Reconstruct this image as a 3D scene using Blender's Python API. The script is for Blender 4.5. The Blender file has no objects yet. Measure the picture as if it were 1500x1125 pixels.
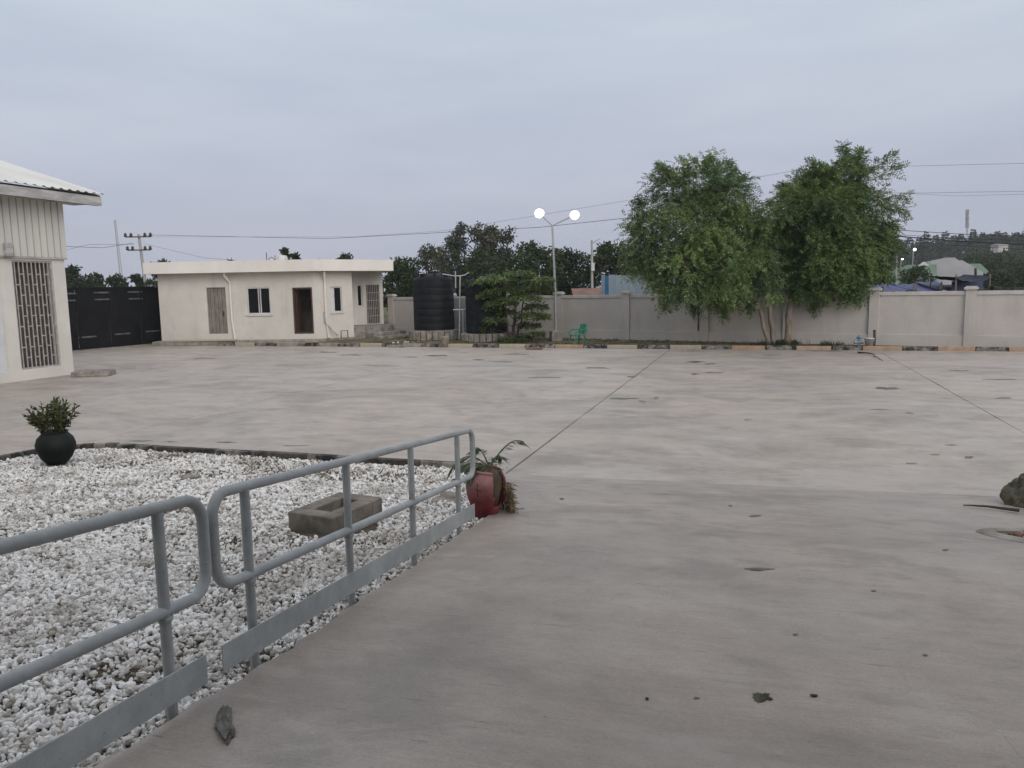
import bpy, bmesh, math, random
import numpy as np
from mathutils import Vector, Matrix, Quaternion

random.seed(7)
rng = np.random.default_rng(11)
scene = bpy.context.scene
COL = scene.collection
RAD = math.radians

# ------------------------------------------------------------------ camera
EYE, FPX, PITCH, ROLL = 2.5, 1127.0, RAD(7.14), RAD(1.0)
cam_data = bpy.data.cameras.new("camera")
cam = bpy.data.objects.new("camera", cam_data)
COL.objects.link(cam)
scene.camera = cam
cam_data.sensor_fit = 'HORIZONTAL'
cam_data.sensor_width = 36.0
cam_data.lens = 36.0 * FPX / 1500.0
cam_data.clip_start = 0.05
cam_data.clip_end = 4000
_F = Vector((0, math.cos(PITCH), -math.sin(PITCH)))
_U = Vector((0, math.sin(PITCH), math.cos(PITCH)))
_R = Vector((1, 0, 0))
_r = _R * math.cos(ROLL) - _U * math.sin(ROLL)
_u = _R * math.sin(ROLL) + _U * math.cos(ROLL)
cam.matrix_world = Matrix(((_r.x, _u.x, -_F.x, 0), (_r.y, _u.y, -_F.y, 0), (_r.z, _u.z, -_F.z, EYE), (0, 0, 0, 1)))

# ------------------------------------------------------------------ world (dusk, thin overcast)
SUN_EL, SUN_AZ = RAD(26), RAD(150)       # azimuth clockwise from +Y
world = bpy.data.worlds.new("World")
scene.world = world
world.use_nodes = True
wn = world.node_tree.nodes; wl = world.node_tree.links
wn.clear()
w_out = wn.new('ShaderNodeOutputWorld'); w_bg = wn.new('ShaderNodeBackground')
w_sky = wn.new('ShaderNodeTexSky'); w_sky.sky_type = 'NISHITA'; w_sky.sun_disc = False
w_sky.sun_elevation = SUN_EL; w_sky.sun_rotation = SUN_AZ; w_sky.air_density = 1.0; w_sky.dust_density = 2.0
w_tc = wn.new('ShaderNodeTexCoord'); w_sep = wn.new('ShaderNodeSeparateXYZ')
w_ramp = wn.new('ShaderNodeValToRGB')
SKY_STOPS = [(0.0, (4.50, 4.80, 5.95)), (0.12, (5.15, 5.55, 6.65)), (0.30, (6.05, 6.80, 7.75)), (0.55, (7.7, 8.3, 9.0)), (1.0, (10.3, 10.7, 11.0))]
while len(w_ramp.color_ramp.elements) < len(SKY_STOPS):
    w_ramp.color_ramp.elements.new(0.5)
for e_, (p_, c_) in zip(w_ramp.color_ramp.elements, SKY_STOPS):
    e_.position = p_; e_.color = (*c_, 1)
w_map = wn.new('ShaderNodeMapping'); w_map.inputs['Scale'].default_value = (1.5, 1.5, 8.0)
w_noise = wn.new('ShaderNodeTexNoise'); w_noise.inputs['Scale'].default_value = 1.7
w_noise.inputs['Detail'].default_value = 5; w_noise.inputs['Roughness'].default_value = 0.55
w_nr = wn.new('ShaderNodeValToRGB')
w_nr.color_ramp.elements[0].position = 0.33; w_nr.color_ramp.elements[0].color = (0.91, 0.91, 0.93, 1)
w_nr.color_ramp.elements[1].position = 0.66; w_nr.color_ramp.elements[1].color = (1.055, 1.025, 1.015, 1)
w_mul = wn.new('ShaderNodeMix'); w_mul.data_type = 'RGBA'; w_mul.blend_type = 'MULTIPLY'; w_mul.inputs['Factor'].default_value = 1.0
w_mix = wn.new('ShaderNodeMix'); w_mix.data_type = 'RGBA'; w_mix.inputs['Factor'].default_value = 0.93
wl.new(w_tc.outputs['Generated'], w_sep.inputs[0]); wl.new(w_sep.outputs['Z'], w_ramp.inputs[0])
wl.new(w_tc.outputs['Generated'], w_map.inputs[0]); wl.new(w_map.outputs[0], w_noise.inputs['Vector'])
wl.new(w_noise.outputs['Fac'], w_nr.inputs[0])
wl.new(w_ramp.outputs[0], w_mul.inputs['A']); wl.new(w_nr.outputs[0], w_mul.inputs['B'])
wl.new(w_sky.outputs[0], w_mix.inputs['A']); wl.new(w_mul.outputs['Result'], w_mix.inputs['B'])
wl.new(w_mix.outputs['Result'], w_bg.inputs['Color'])
w_bg.inputs['Strength'].default_value = 0.1
wl.new(w_bg.outputs[0], w_out.inputs['Surface'])

sun_d = bpy.data.lights.new("sun", 'SUN'); sun = bpy.data.objects.new("sun", sun_d); COL.objects.link(sun)
sun_d.energy = 1.5; sun_d.angle = RAD(45); sun_d.color = (1.0, 0.93, 0.86)
_sd = Vector((math.sin(SUN_AZ) * math.cos(SUN_EL), math.cos(SUN_AZ) * math.cos(SUN_EL), math.sin(SUN_EL)))
sun.rotation_euler = _sd.to_track_quat('Z', 'Y').to_euler()

vs = scene.view_settings
scene.display_settings.display_device = 'sRGB'
vs.view_transform = 'Standard'; vs.look = 'None'; vs.exposure = 0.0; vs.gamma = 1.0; vs.use_curve_mapping = False
scene.cycles.use_denoising = True
scene.cycles.max_bounces = 6
scene.cycles.volume_bounces = 1

# ------------------------------------------------------------------ survey helpers (photo sight lines -> metres)
def ray(u, v):
    du, dv = u - 750.0, v - 562.5
    x = du * math.cos(ROLL) - dv * math.sin(ROLL); y = du * math.sin(ROLL) + dv * math.cos(ROLL)
    return (x, FPX * math.cos(PITCH) - y * math.sin(PITCH), -FPX * math.sin(PITCH) - y * math.cos(PITCH))
def gnd(u, v, z=0.0):
    r = ray(u, v); t = (z - EYE) / r[2]
    return Vector((r[0] * t, r[1] * t, z))
def at(u, v, Y):
    r = ray(u, v); t = Y / r[1]
    return Vector((r[0] * t, Y, EYE + r[2] * t))
def plane_hit(u, v, a, b):
    """where the sight line meets the vertical plane through ground points a, b -> (distance along a-b, z)"""
    r = ray(u, v); dx, dy = b[0] - a[0], b[1] - a[1]; L = math.hypot(dx, dy)
    nx, ny = -dy / L, dx / L
    t = (a[0] * nx + a[1] * ny) / (r[0] * nx + r[1] * ny)
    return ((r[0] * t - a[0]) * dx / L + (r[1] * t - a[1]) * dy / L, EYE + r[2] * t)
YA = RAD(17.7)                       # direction of the yard's joints
def yd(s, t, z=0.0):                 # yard frame: s along the joints, t to the right
    return Vector((s * math.sin(YA) + t * math.cos(YA), s * math.cos(YA) - t * math.sin(YA), z))
RA = RAD(14.7)                       # direction of the ramp and its railing
RZ, RK = 1.06, 0.1075
def rz(s): return RZ - RK * s
def rp(s, t, dz=0.0):
    return Vector((s * math.sin(RA) + t * math.cos(RA), s * math.cos(RA) - t * math.sin(RA), rz(s) + dz))
def on_ramp(u, v):
    r = ray(u, v); rs = r[0] * math.sin(RA) + r[1] * math.cos(RA)
    t = (RZ - EYE) / (r[2] + RK * rs)
    return Vector((r[0] * t, r[1] * t, EYE + r[2] * t))
def ramp_z(x, y): return rz(x * math.sin(RA) + y * math.cos(RA))

# ------------------------------------------------------------------ mesh builder
class MB:
    def __init__(self): self.v = []; self.f = []; self.sm = []
    def add(self, vs_, fs, smooth=False):
        n = len(self.v); self.v += [tuple(p) for p in vs_]
        for f in fs: self.f.append([n + i for i in f]); self.sm.append(smooth)
        return self
    def box(self, c, s, rz_=0.0, tilt=None):
        m = Matrix.Rotation(rz_, 3, 'Z')
        if tilt is not None: m = m @ tilt
        h = [x / 2 for x in s]; c = Vector(c)
        P = [c + m @ Vector((sx * h[0], sy * h[1], sz * h[2])) for sx in (-1, 1) for sy in (-1, 1) for sz in (-1, 1)]
        return self.add(P, [(0, 1, 3, 2), (4, 6, 7, 5), (0, 4, 5, 1), (2, 3, 7, 6), (0, 2, 6, 4), (1, 5, 7, 3)])
    def seg(self, a, b, th, z0, z1, off=0.0):
        """upright slab on line a-b (2d), thickness th towards the left side of a->b, starting at offset off"""
        a = Vector(a[:2]); b = Vector(b[:2]); d = (b - a).normalized(); n = Vector((-d.y, d.x))
        q = [a + n * off, b + n * off, b + n * (off + th), a + n * (off + th)]
        return self.prism([(p.x, p.y) for p in q], z0, z1)
    def prism(self, poly, z0, z1):
        n = len(poly)
        area = sum(poly[i][0] * poly[(i + 1) % n][1] - poly[(i + 1) % n][0] * poly[i][1] for i in range(n))
        if area < 0: poly = poly[::-1]
        P = [(x, y, z0) for x, y in poly] + [(x, y, z1) for x, y in poly]
        return self.add(P, [list(range(n))[::-1], [n + i for i in range(n)]] + [(i, (i + 1) % n, n + (i + 1) % n, n + i) for i in range(n)])
    def tube(self, pts, r, n=10, closed=False, smooth=True):
        pts = [Vector(p) for p in pts]; rs = r if isinstance(r, (list, tuple)) else [r] * len(pts)
        N = len(pts); rings = []; up = None
        for i, p in enumerate(pts):
            if closed: d = pts[(i + 1) % N] - pts[i - 1]
            else: d = pts[min(i + 1, N - 1)] - pts[max(i - 1, 0)]
            d = d.normalized() if d.length > 1e-9 else Vector((0, 0, 1))
            if up is None: up = d.orthogonal().normalized()
            up = (up - d * up.dot(d)); up = up.normalized() if up.length > 1e-6 else d.orthogonal().normalized()
            w = d.cross(up)
            rings.append([p + (up * math.cos(2 * math.pi * k / n) + w * math.sin(2 * math.pi * k / n)) * rs[i] for k in range(n)])
        V = [q for rg in rings for q in rg]; Fs = []
        for i in range(N if closed else N - 1):
            j = (i + 1) % N
            for k in range(n): Fs.append((i * n + k, i * n + (k + 1) % n, j * n + (k + 1) % n, j * n + k))
        self.add(V, Fs, smooth)
        if not closed:
            self.add(rings[0], [list(range(n))[::-1]]); self.add(rings[-1], [list(range(n))])
        return self
    def lathe(self, prof, n=24, c=(0, 0, 0), smooth=True, skip=None):
        V = [(c[0] + r * math.cos(2 * math.pi * k / n), c[1] + r * math.sin(2 * math.pi * k / n), c[2] + z) for r, z in prof for k in range(n)]
        Fs = []
        for i in range(len(prof) - 1):
            for k in range(n):
                if skip and skip(i, k): continue
                Fs.append((i * n + k, i * n + (k + 1) % n, (i + 1) * n + (k + 1) % n, (i + 1) * n + k))
        return self.add(V, Fs, smooth)
    def wall(self, a, b, th, z0, z1, ops):
        """upright wall on a-b with openings (u0,u1,z0,z1) left as holes"""
        a = Vector(a[:2]); b = Vector(b[:2]); L = (b - a).length; d = (b - a) / L
        us = sorted({0.0, L, *[o[0] for o in ops], *[o[1] for o in ops]})
        for u0, u1 in zip(us, us[1:]):
            m = (u0 + u1) / 2; zs = [(z0, z1)]
            for o in ops:
                if o[0] < m < o[1]:
                    nz = []
                    for q0, q1 in zs:
                        if o[2] > q0: nz.append((q0, min(q1, o[2])))
                        if o[3] < q1: nz.append((max(q0, o[3]), q1))
                    zs = nz
            for q0, q1 in zs:
                if q1 - q0 > 1e-4: self.seg(a + d * u0, a + d * u1, th, q0, q1)
        return self
    def build(self, name, mat, parent=None, kind=None, bevel=0.0, local=False, weld=False):
        me = bpy.data.meshes.new(name)
        v = self.v
        if parent is not None and not local:
            inv = world_of(parent).inverted(); v = [tuple(inv @ Vector(p)) for p in v]
        me.from_pydata(v, [], self.f); me.polygons.foreach_set('use_smooth', self.sm)
        if weld:
            bm = bmesh.new(); bm.from_mesh(me); bmesh.ops.remove_doubles(bm, verts=bm.verts, dist=1e-4); bm.to_mesh(me); bm.free()
        me.materials.append(mat); me.update()
        o = bpy.data.objects.new(name, me); COL.objects.link(o)
        if parent is not None: o.parent = parent
        if kind: o['kind'] = kind
        if bevel:
            md = o.modifiers.new('bevel', 'BEVEL'); md.width = bevel; md.segments = 2; md.limit_method = 'ANGLE'
        return o

def world_of(o):
    m = o.matrix_basis.copy()
    while o.parent is not None:
        o = o.parent; m = o.matrix_basis @ m
    return m
def thing(name, label, cat, loc=(0, 0, 0), rotz=0.0, group=None, kind=None):
    o = bpy.data.objects.new(name, None); COL.objects.link(o)
    o.empty_display_size = 0.2; o.location = loc; o.rotation_euler = (0, 0, rotz)
    return tag(o, label, cat, group, kind)
def tag(o, label, cat, group=None, kind=None):
    if label: o['label'] = label
    if cat: o['category'] = cat
    if group: o['group'] = group
    if kind: o['kind'] = kind
    return o
def dup(root, loc, rotz=0.0, label=None, scale=None):
    def cp(o, parent):
        c = o.copy(); COL.objects.link(c); c.parent = parent
        for ch in [x for x in bpy.data.objects if x.parent is o]: cp(ch, c)
        return c
    r = cp(root, None); r.location = loc; r.rotation_euler = (0, 0, rotz)
    if scale: r.scale = (scale,) * 3
    if label: r['label'] = label
    return r
def np_mesh(name, V, mat, nper=4, parent=None, kind=None, faces=None, smooth=False):
    """V: (M, nper, 3) loose polygons, or with faces an indexed mesh (world coordinates)"""
    if parent is not None:
        inv = np.array(world_of(parent).inverted()); V = V @ inv[:3, :3].T + inv[:3, 3]
    me = bpy.data.meshes.new(name)
    if faces is None:
        M = V.shape[0]; idx = np.arange(M * nper, dtype=np.int32)
    else:
        M = faces.shape[0]; nper = faces.shape[1]; idx = faces.astype(np.int32).ravel()
    vv = np.ascontiguousarray(V.reshape(-1, 3), dtype=np.float32)
    me.vertices.add(len(vv)); me.vertices.foreach_set('co', vv.ravel())
    me.loops.add(len(idx)); me.loops.foreach_set('vertex_index', idx)
    me.polygons.add(M); me.polygons.foreach_set('loop_start', np.arange(M, dtype=np.int32) * nper)
    me.polygons.foreach_set('use_smooth', np.full(M, smooth))
    me.materials.append(mat); me.update(calc_edges=True); me.validate()
    o = bpy.data.objects.new(name, me); COL.objects.link(o)
    if parent is not None: o.parent = parent
    if kind: o['kind'] = kind
    return o

# ------------------------------------------------------------------ materials
class NT:
    def __init__(self, name):
        self.m = bpy.data.materials.new(name); self.m.use_nodes = True
        self.n = self.m.node_tree.nodes; self.l = self.m.node_tree.links
        self.b = self.n['Principled BSDF']
    def pos(self, rot=0.0, scale=(1, 1, 1)):
        g = self.n.new('ShaderNodeNewGeometry'); mp = self.n.new('ShaderNodeMapping')
        mp.inputs['Rotation'].default_value = (0, 0, rot)
        m2 = self.n.new('ShaderNodeMapping'); m2.inputs['Scale'].default_value = scale
        self.l.new(g.outputs['Position'], mp.inputs[0]); self.l.new(mp.outputs[0], m2.inputs[0])
        return m2.outputs[0]
    def noise(self, vec, scale, detail=4, rough=0.55, dist=0.0):
        t = self.n.new('ShaderNodeTexNoise'); t.inputs['Scale'].default_value = scale
        t.inputs['Detail'].default_value = detail; t.inputs['Roughness'].default_value = rough; t.inputs['Distortion'].default_value = dist
        self.l.new(vec, t.inputs['Vector']); return t.outputs['Fac']
    def ramp(self, fac, stops):
        r = self.n.new('ShaderNodeValToRGB')
        while len(r.color_ramp.elements) < len(stops): r.color_ramp.elements.new(0.5)
        for e, (p, c) in zip(r.color_ramp.elements, stops):
            e.position = p; e.color = (c, c, c, 1) if isinstance(c, (int, float)) else (*c, 1)
        self.l.new(fac, r.inputs[0]); return r.outputs[0]
    def mix(self, a, b, fac=1.0, mode='MIX'):
        m = self.n.new('ShaderNodeMix'); m.data_type = 'RGBA'; m.blend_type = mode
        for k, x in (('A', a), ('B', b), ('Factor', fac)):
            if hasattr(x, 'is_linked') or hasattr(x, 'links'): self.l.new(x, m.inputs[k])
            elif k == 'Factor': m.inputs[k].default_value = x
            else: m.inputs[k].default_value = (*x, 1)
        return m.outputs['Result']
    def bump(self, h, strength, dist=0.01):
        b = self.n.new('ShaderNodeBump'); b.inputs['Strength'].default_value = strength; b.inputs['Distance'].default_value = dist
        self.l.new(h, b.inputs['Height']); self.l.new(b.outputs[0], self.b.inputs['Normal'])
    def done(self, col, rough=0.7, spec=0.3, metal=0.0):
        if isinstance(col, (tuple, list)): self.b.inputs['Base Color'].default_value = (*col, 1)
        else: self.l.new(col, self.b.inputs['Base Color'])
        if isinstance(rough, (int, float)): self.b.inputs['Roughness'].default_value = rough
        else: self.l.new(rough, self.b.inputs['Roughness'])
        self.b.inputs['Specular IOR Level'].default_value = spec; self.b.inputs['Metallic'].default_value = metal
        return self.m

def mottled(name, c1, c2, scale=3.0, rough=0.75, spec=0.25, bump=0.0, bscale=40, stretch=(1, 1, 1), metal=0.0, lo=0.35, hi=0.65):
    t = NT(name); p = t.pos(0, stretch)
    f = t.noise(p, scale, 6, 0.6)
    c = t.ramp(f, [(lo, c1), (hi, c2)])
    if bump: t.bump(t.noise(t.pos(), bscale, 4), bump)
    return t.done(c, rough, spec, metal)

def render_wall(name, c1, c2, grime, amount=0.5):
    t = NT(name); p = t.pos()
    c = t.ramp(t.noise(p, 0.9, 6, 0.65), [(0.34, c1), (0.66, c2)])
    st = t.noise(t.pos(0, (1.3, 1.3, 0.28)), 1.8, 7, 0.68)
    c = t.mix(c, grime, t.ramp(st, [(0.53, 0.0), (0.74, amount)]))
    bl = t.noise(p, 1.7, 8, 0.72, 0.4)
    c = t.mix(c, grime, t.ramp(bl, [(0.60, 0.0), (0.72, amount * 0.9)]))
    c = t.mix(c, (0.10, 0.09, 0.08), t.ramp(t.noise(p, 9, 5, 0.7), [(0.72, 0.0), (0.78, 0.5)]))
    t.bump(t.noise(p, 60, 4), 0.1)
    return t.done(c, 0.85, 0.15)

def concrete(name, c1, c2, stain, rot=YA):
    t = NT(name)
    pb = t.pos(rot, (1, 1, 1))
    broom = t.noise(t.pos(rot, (0.9, 26, 1)), 2.2, 3, 0.6)
    broom2 = t.noise(t.pos(rot, (2.4, 70, 1)), 1.7, 3, 0.6)
    streak = t.noise(t.pos(rot, (0.75, 1.7, 1)), 0.8, 10, 0.72)
    big = t.noise(t.pos(rot, (1, 1.25, 1)), 0.30, 7, 0.66, 0.8)
    warm = t.noise(t.pos(rot, (1, 1, 2)), 0.22, 4, 0.6)
    col = t.mix(c1, c2, t.ramp(streak, [(0.34, 0.0), (0.66, 1.0)]))
    col = t.mix(col, stain, t.ramp(big, [(0.47, 0.0), (0.70, 0.75)]))
    col = t.mix(col, t.ramp(warm, [(0.36, (0.98, 1.0, 1.02)), (0.62, (1.03, 0.995, 0.965))]), 1.0, 'MULTIPLY')
    col = t.mix(col, t.ramp(broom, [(0.28, 0.90), (0.72, 1.08)]), 0.5, 'MULTIPLY')
    col = t.mix(col, t.ramp(broom2, [(0.28, 0.90), (0.72, 1.08)]), 0.5, 'MULTIPLY')
    mott = t.noise(t.pos(rot, (1, 1.3, 1)), 1.7, 10, 0.78)
    col = t.mix(col, t.ramp(mott, [(0.36, 0.66), (0.48, 0.98), (0.64, 1.22)]), 0.45, 'MULTIPLY')
    patch = t.noise(t.pos(rot, (0.8, 1.2, 1)), 0.75, 9, 0.72, 0.3)
    col = t.mix(col, stain, t.ramp(patch, [(0.53, 0.0), (0.61, 0.48)]))
    spots = t.noise(t.pos(rot, (0.8, 2.4, 1)), 1.5, 7, 0.72)
    col = t.mix(col, (0.09, 0.08, 0.072), t.ramp(spots, [(0.64, 0.0), (0.73, 0.75)]))
    dash = t.noise(t.pos(rot, (1.6, 9.0, 1)), 1.9, 5, 0.7)
    col = t.mix(col, (0.11, 0.10, 0.09), t.ramp(dash, [(0.63, 0.0), (0.72, 0.6)]))
    grit = t.noise(pb, 13.0, 3, 0.75)
    col = t.mix(col, (0.09, 0.08, 0.07), t.ramp(grit, [(0.70, 0.0), (0.76, 0.7)]))
    vo = t.n.new('ShaderNodeTexVoronoi'); vo.feature = 'DISTANCE_TO_EDGE'; vo.inputs['Scale'].default_value = 0.42
    wob = t.n.new('ShaderNodeTexNoise'); wob.inputs['Scale'].default_value = 1.1; wob.inputs['Detail'].default_value = 6
    va = t.n.new('ShaderNodeVectorMath'); va.operation = 'MULTIPLY_ADD'; va.inputs[1].default_value = (1.6, 1.6, 0)
    t.l.new(pb, wob.inputs['Vector']); t.l.new(wob.outputs['Color'], va.inputs[0]); t.l.new(pb, va.inputs[2]); t.l.new(va.outputs[0], vo.inputs['Vector'])
    gate = t.ramp(t.noise(t.pos(rot, (1, 1, 1)), 0.35, 3, 0.5), [(0.56, 0.0), (0.64, 0.28)])
    crack = t.mix(t.ramp(vo.outputs['Distance'], [(0.0, 1.0), (0.006, 0.0)]), (0, 0, 0), 0.0)
    cm = t.mix(crack, gate, 1.0, 'MULTIPLY')
    col = t.mix(col, (0.10, 0.09, 0.08), cm)
    sand = t.noise(pb, 75.0, 3, 0.75)
    col = t.mix(col, t.ramp(sand, [(0.3, 0.86), (0.7, 1.12)]), 1.0, 'MULTIPLY')
    pale = t.noise(t.pos(rot, (0.6, 1.5, 3)), 0.8, 6, 0.68, 0.6)
    col = t.mix(col, (0.47, 0.44, 0.405), t.ramp(pale, [(0.57, 0.0), (0.74, 0.5)]))
    t.bump(t.mix(broom, t.noise(pb, 60, 3), 0.5), 0.35, 0.004)
    return t.done(col, t.ramp(big, [(0.35, 0.50), (0.7, 0.66)]), 0.45)

def leafmat(name, cols, clump=1.2, rough=0.55, trans=0.25):
    t = NT(name)
    g = t.n.new('ShaderNodeNewGeometry')
    c = t.ramp(g.outputs['Random Per Island'], [(i / (len(cols) - 1), q) for i, q in enumerate(cols)])
    f = t.noise(t.pos(), clump, 3, 0.5)
    c = t.mix(c, t.ramp(f, [(0.36, (0.66, 0.74, 0.76)), (0.64, (1.22, 1.18, 0.95))]), 1.0, 'MULTIPLY')
    m = t.done(c, rough, 0.25)
    tr = t.n.new('ShaderNodeBsdfTranslucent'); t.l.new(c, tr.inputs['Color'])
    ms = t.n.new('ShaderNodeMixShader'); ms.inputs[0].default_value = trans
    out = t.n['Material Output']
    t.l.new(t.b.outputs[0], ms.inputs[1]); t.l.new(tr.outputs[0], ms.inputs[2]); t.l.new(ms.outputs[0], out.inputs['Surface'])
    return m

def stonemat(name, stops, dirt=None):
    t = NT(name); g = t.n.new('ShaderNodeNewGeometry')
    c = t.ramp(g.outputs['Random Per Island'], stops)
    c = t.mix(c, t.ramp(t.noise(t.pos(), 45, 3), [(0.3, 0.82), (0.7, 1.08)]), 0.8, 'MULTIPLY')
    if dirt: c = t.mix(c, dirt, t.ramp(t.noise(t.pos(), 1.1, 6, 0.7), [(0.49, 0.0), (0.62, 0.52)]))
    return t.done(c, 0.6, 0.3)

def emit(name, col, strength):
    t = NT(name); t.b.inputs['Emission Color'].default_value = (*col, 1); t.b.inputs['Emission Strength'].default_value = strength
    return t.done(col, 0.5)

M = {}
M['yard'] = concrete('yard_concrete', (0.345, 0.306, 0.274), (0.435, 0.386, 0.345), (0.222, 0.198, 0.179))
M['ramp'] = concrete('ramp_concrete', (0.292, 0.259, 0.231), (0.362, 0.321, 0.286), (0.19, 0.17, 0.154), RA)
M['joint'] = mottled('joint_dirt', (0.05, 0.045, 0.04), (0.17, 0.155, 0.14), 1.6)
M['stain'] = mottled('oil_stain', (0.06, 0.054, 0.05), (0.17, 0.155, 0.142), 7, 0.55, 0.35)
M['palestain'] = mottled('faint_stain', (0.12, 0.11, 0.10), (0.26, 0.238, 0.22), 7, 0.6, 0.35)
M['soil'] = mottled('soil', (0.06, 0.048, 0.035), (0.14, 0.115, 0.085), 3.5, 0.9, 0.1, 0.6, 30)
M['verge'] = mottled('verge_soil', (0.075, 0.068, 0.036), (0.19, 0.16, 0.11), 1.2, 0.9, 0.1, 0.8, 25)
M['field'] = mottled('field', (0.06, 0.07, 0.03), (0.15, 0.13, 0.08), 0.06, 0.95, 0.1)
M['cream'] = mottled('cream_render', (0.585, 0.535, 0.485), (0.675, 0.625, 0.57), 0.9, 0.85, 0.15, 0.08, 60)
M['cream'] = render_wall('weathered_cream_render', (0.57, 0.535, 0.49), (0.655, 0.62, 0.572), (0.34, 0.30, 0.26), 0.30)
M['creamlight'] = mottled('cream_parapet', (0.68, 0.645, 0.595), (0.77, 0.735, 0.685), 0.8, 0.85, 0.15, 0.05, 60, (1, 1, 0.5))
M['shedcream'] = mottled('shed_render', (0.60, 0.575, 0.525), (0.70, 0.67, 0.615), 0.8, 0.8, 0.2, 0.05, 60)
M['siding'] = mottled('cream_metal_siding', (0.55, 0.538, 0.495), (0.66, 0.645, 0.592), 1.0, 0.45, 0.4, 0, 40, (1, 1, 0.15))
M['roofsheet'] = mottled('roof_sheet', (0.52, 0.52, 0.49), (0.64, 0.64, 0.61), 0.8, 0.5, 0.4, 0, 40, (0.2, 1, 1))
M['fascia'] = mottled('weathered_fascia', (0.30, 0.292, 0.284), (0.52, 0.51, 0.495), 2.5, 0.8, 0.2, 0, 40, (1, 0.5, 3))
M['wallgrey'] = mottled('boundary_render', (0.435, 0.405, 0.382), (0.50, 0.468, 0.442), 0.7, 0.85, 0.15, 0.06, 50, (1, 1, 0.6))
M['wallgrey'] = render_wall('weathered_boundary_render', (0.47, 0.435, 0.405), (0.535, 0.497, 0.463), (0.30, 0.275, 0.255), 0.32)
M['wallcap'] = mottled('boundary_coping', (0.43, 0.405, 0.385), (0.55, 0.52, 0.49), 2.0, 0.85, 0.15)
M['grime_shade'] = mottled('black_grime_and_shade', (0.03, 0.028, 0.027), (0.10, 0.09, 0.08), 5, 0.8, 0.2)  # near black; also painted as shade beside pilasters and in the eave gap
M['blackgate'] = mottled('black_gate_paint', (0.005, 0.0055, 0.007), (0.011, 0.012, 0.014), 1.5, 0.6, 0.2)
M['gategrey'] = mottled('gate_bar_highlight', (0.05, 0.055, 0.06), (0.17, 0.175, 0.19), 6, 0.5, 0.4)  # lighter grey paints the highlights on the gate bars
M['railpaint'] = mottled('grey_rail_paint', (0.30, 0.318, 0.333), (0.385, 0.402, 0.413), 9, 0.42, 0.45, 0.12, 70)
def worn_paint(name, c1, c2, rust=(0.12, 0.065, 0.04)):
    t = NT(name); p = t.pos()
    c = t.ramp(t.noise(p, 7, 6, 0.65), [(0.35, c1), (0.65, c2)])
    c = t.mix(c, t.ramp(t.noise(p, 2.2, 5, 0.6), [(0.35, 0.86), (0.65, 1.08)]), 1.0, 'MULTIPLY')
    c = t.mix(c, (0.11, 0.11, 0.11), t.ramp(t.noise(p, 48, 4, 0.7), [(0.66, 0.0), (0.72, 0.7)]))
    c = t.mix(c, rust, t.ramp(t.noise(p, 19, 6, 0.75), [(0.62, 0.0), (0.70, 0.75)]))
    t.bump(t.noise(p, 70, 4), 0.15)
    return t.done(c, 0.46, 0.4)
M['railpaint'] = worn_paint('worn_grey_rail_paint', (0.305, 0.324, 0.328), (0.395, 0.414, 0.416))
M['kick'] = worn_paint('worn_kick_plate_paint', (0.33, 0.352, 0.352), (0.42, 0.44, 0.435))
M['oldkick'] = mottled('grey_kick_plate', (0.34, 0.358, 0.36), (0.42, 0.437, 0.435), 3, 0.5, 0.4, 0.04, 60)
M['white'] = mottled('white_paint', (0.50, 0.49, 0.475), (0.64, 0.63, 0.61), 3, 0.5, 0.35)
M['wpanel'] = mottled('white_board', (0.55, 0.57, 0.60), (0.66, 0.68, 0.70), 1.2, 0.5, 0.35)
M['dark'] = mottled('shaded_interior', (0.02, 0.018, 0.016), (0.05, 0.045, 0.04), 2, 0.9, 0.1)
M['glass'] = NT('window_glass').done((0.010, 0.011, 0.012), 0.25, 0.12)
M['wood'] = mottled('brown_door_wood', (0.05, 0.027, 0.02), (0.10, 0.058, 0.042), 4, 0.6, 0.3, 0, 40, (4, 4, 0.5))
M['taupe'] = mottled('taupe_door_metal', (0.17, 0.145, 0.125), (0.27, 0.235, 0.205), 4, 0.6, 0.3, 0, 40, (1, 1, 0.4))
M['bar'] = mottled('pale_grille_bar', (0.30, 0.285, 0.27), (0.46, 0.44, 0.42), 8, 0.55, 0.35)
M['curtain'] = mottled('brown_mesh', (0.075, 0.062, 0.052), (0.13, 0.11, 0.095), 6, 0.9, 0.1)
M['darkbar'] = mottled('dark_grille_bar', (0.10, 0.085, 0.075), (0.20, 0.175, 0.155), 8, 0.6, 0.3)
M['tank'] = mottled('black_tank_plastic', (0.005, 0.006, 0.008), (0.010, 0.011, 0.014), 2, 0.55, 0.18)
M['galv'] = mottled('galvanised_steel', (0.33, 0.34, 0.345), (0.45, 0.46, 0.465), 6, 0.42, 0.5, metal=0.3)
M['plainconc'] = mottled('weathered_concrete', (0.20, 0.175, 0.145), (0.34, 0.305, 0.265), 5, 0.85, 0.15, 0.5, 35)
M['roughconc'] = mottled('rough_concrete', (0.14, 0.125, 0.11), (0.36, 0.335, 0.305), 3.5, 0.9, 0.1, 0.9, 22)
M['orange'] = mottled('faded_orange_kerb', (0.34, 0.20, 0.125), (0.40, 0.31, 0.235), 3.5, 0.8, 0.2, 0.3, 30, lo=0.3, hi=0.6)
M['yellow'] = mottled('faded_cream_kerb', (0.37, 0.315, 0.235), (0.43, 0.385, 0.32), 3.5, 0.8, 0.2, 0.3, 30)
M['blackkerb'] = mottled('worn_black_kerb', (0.03, 0.03, 0.03), (0.27, 0.245, 0.22), 4.5, 0.8, 0.2, 0.4, 30, lo=0.42, hi=0.62)
M['rawkerb'] = mottled('bare_kerb', (0.20, 0.18, 0.155), (0.36, 0.325, 0.28), 4, 0.85, 0.2, 0.3, 30)
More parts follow.
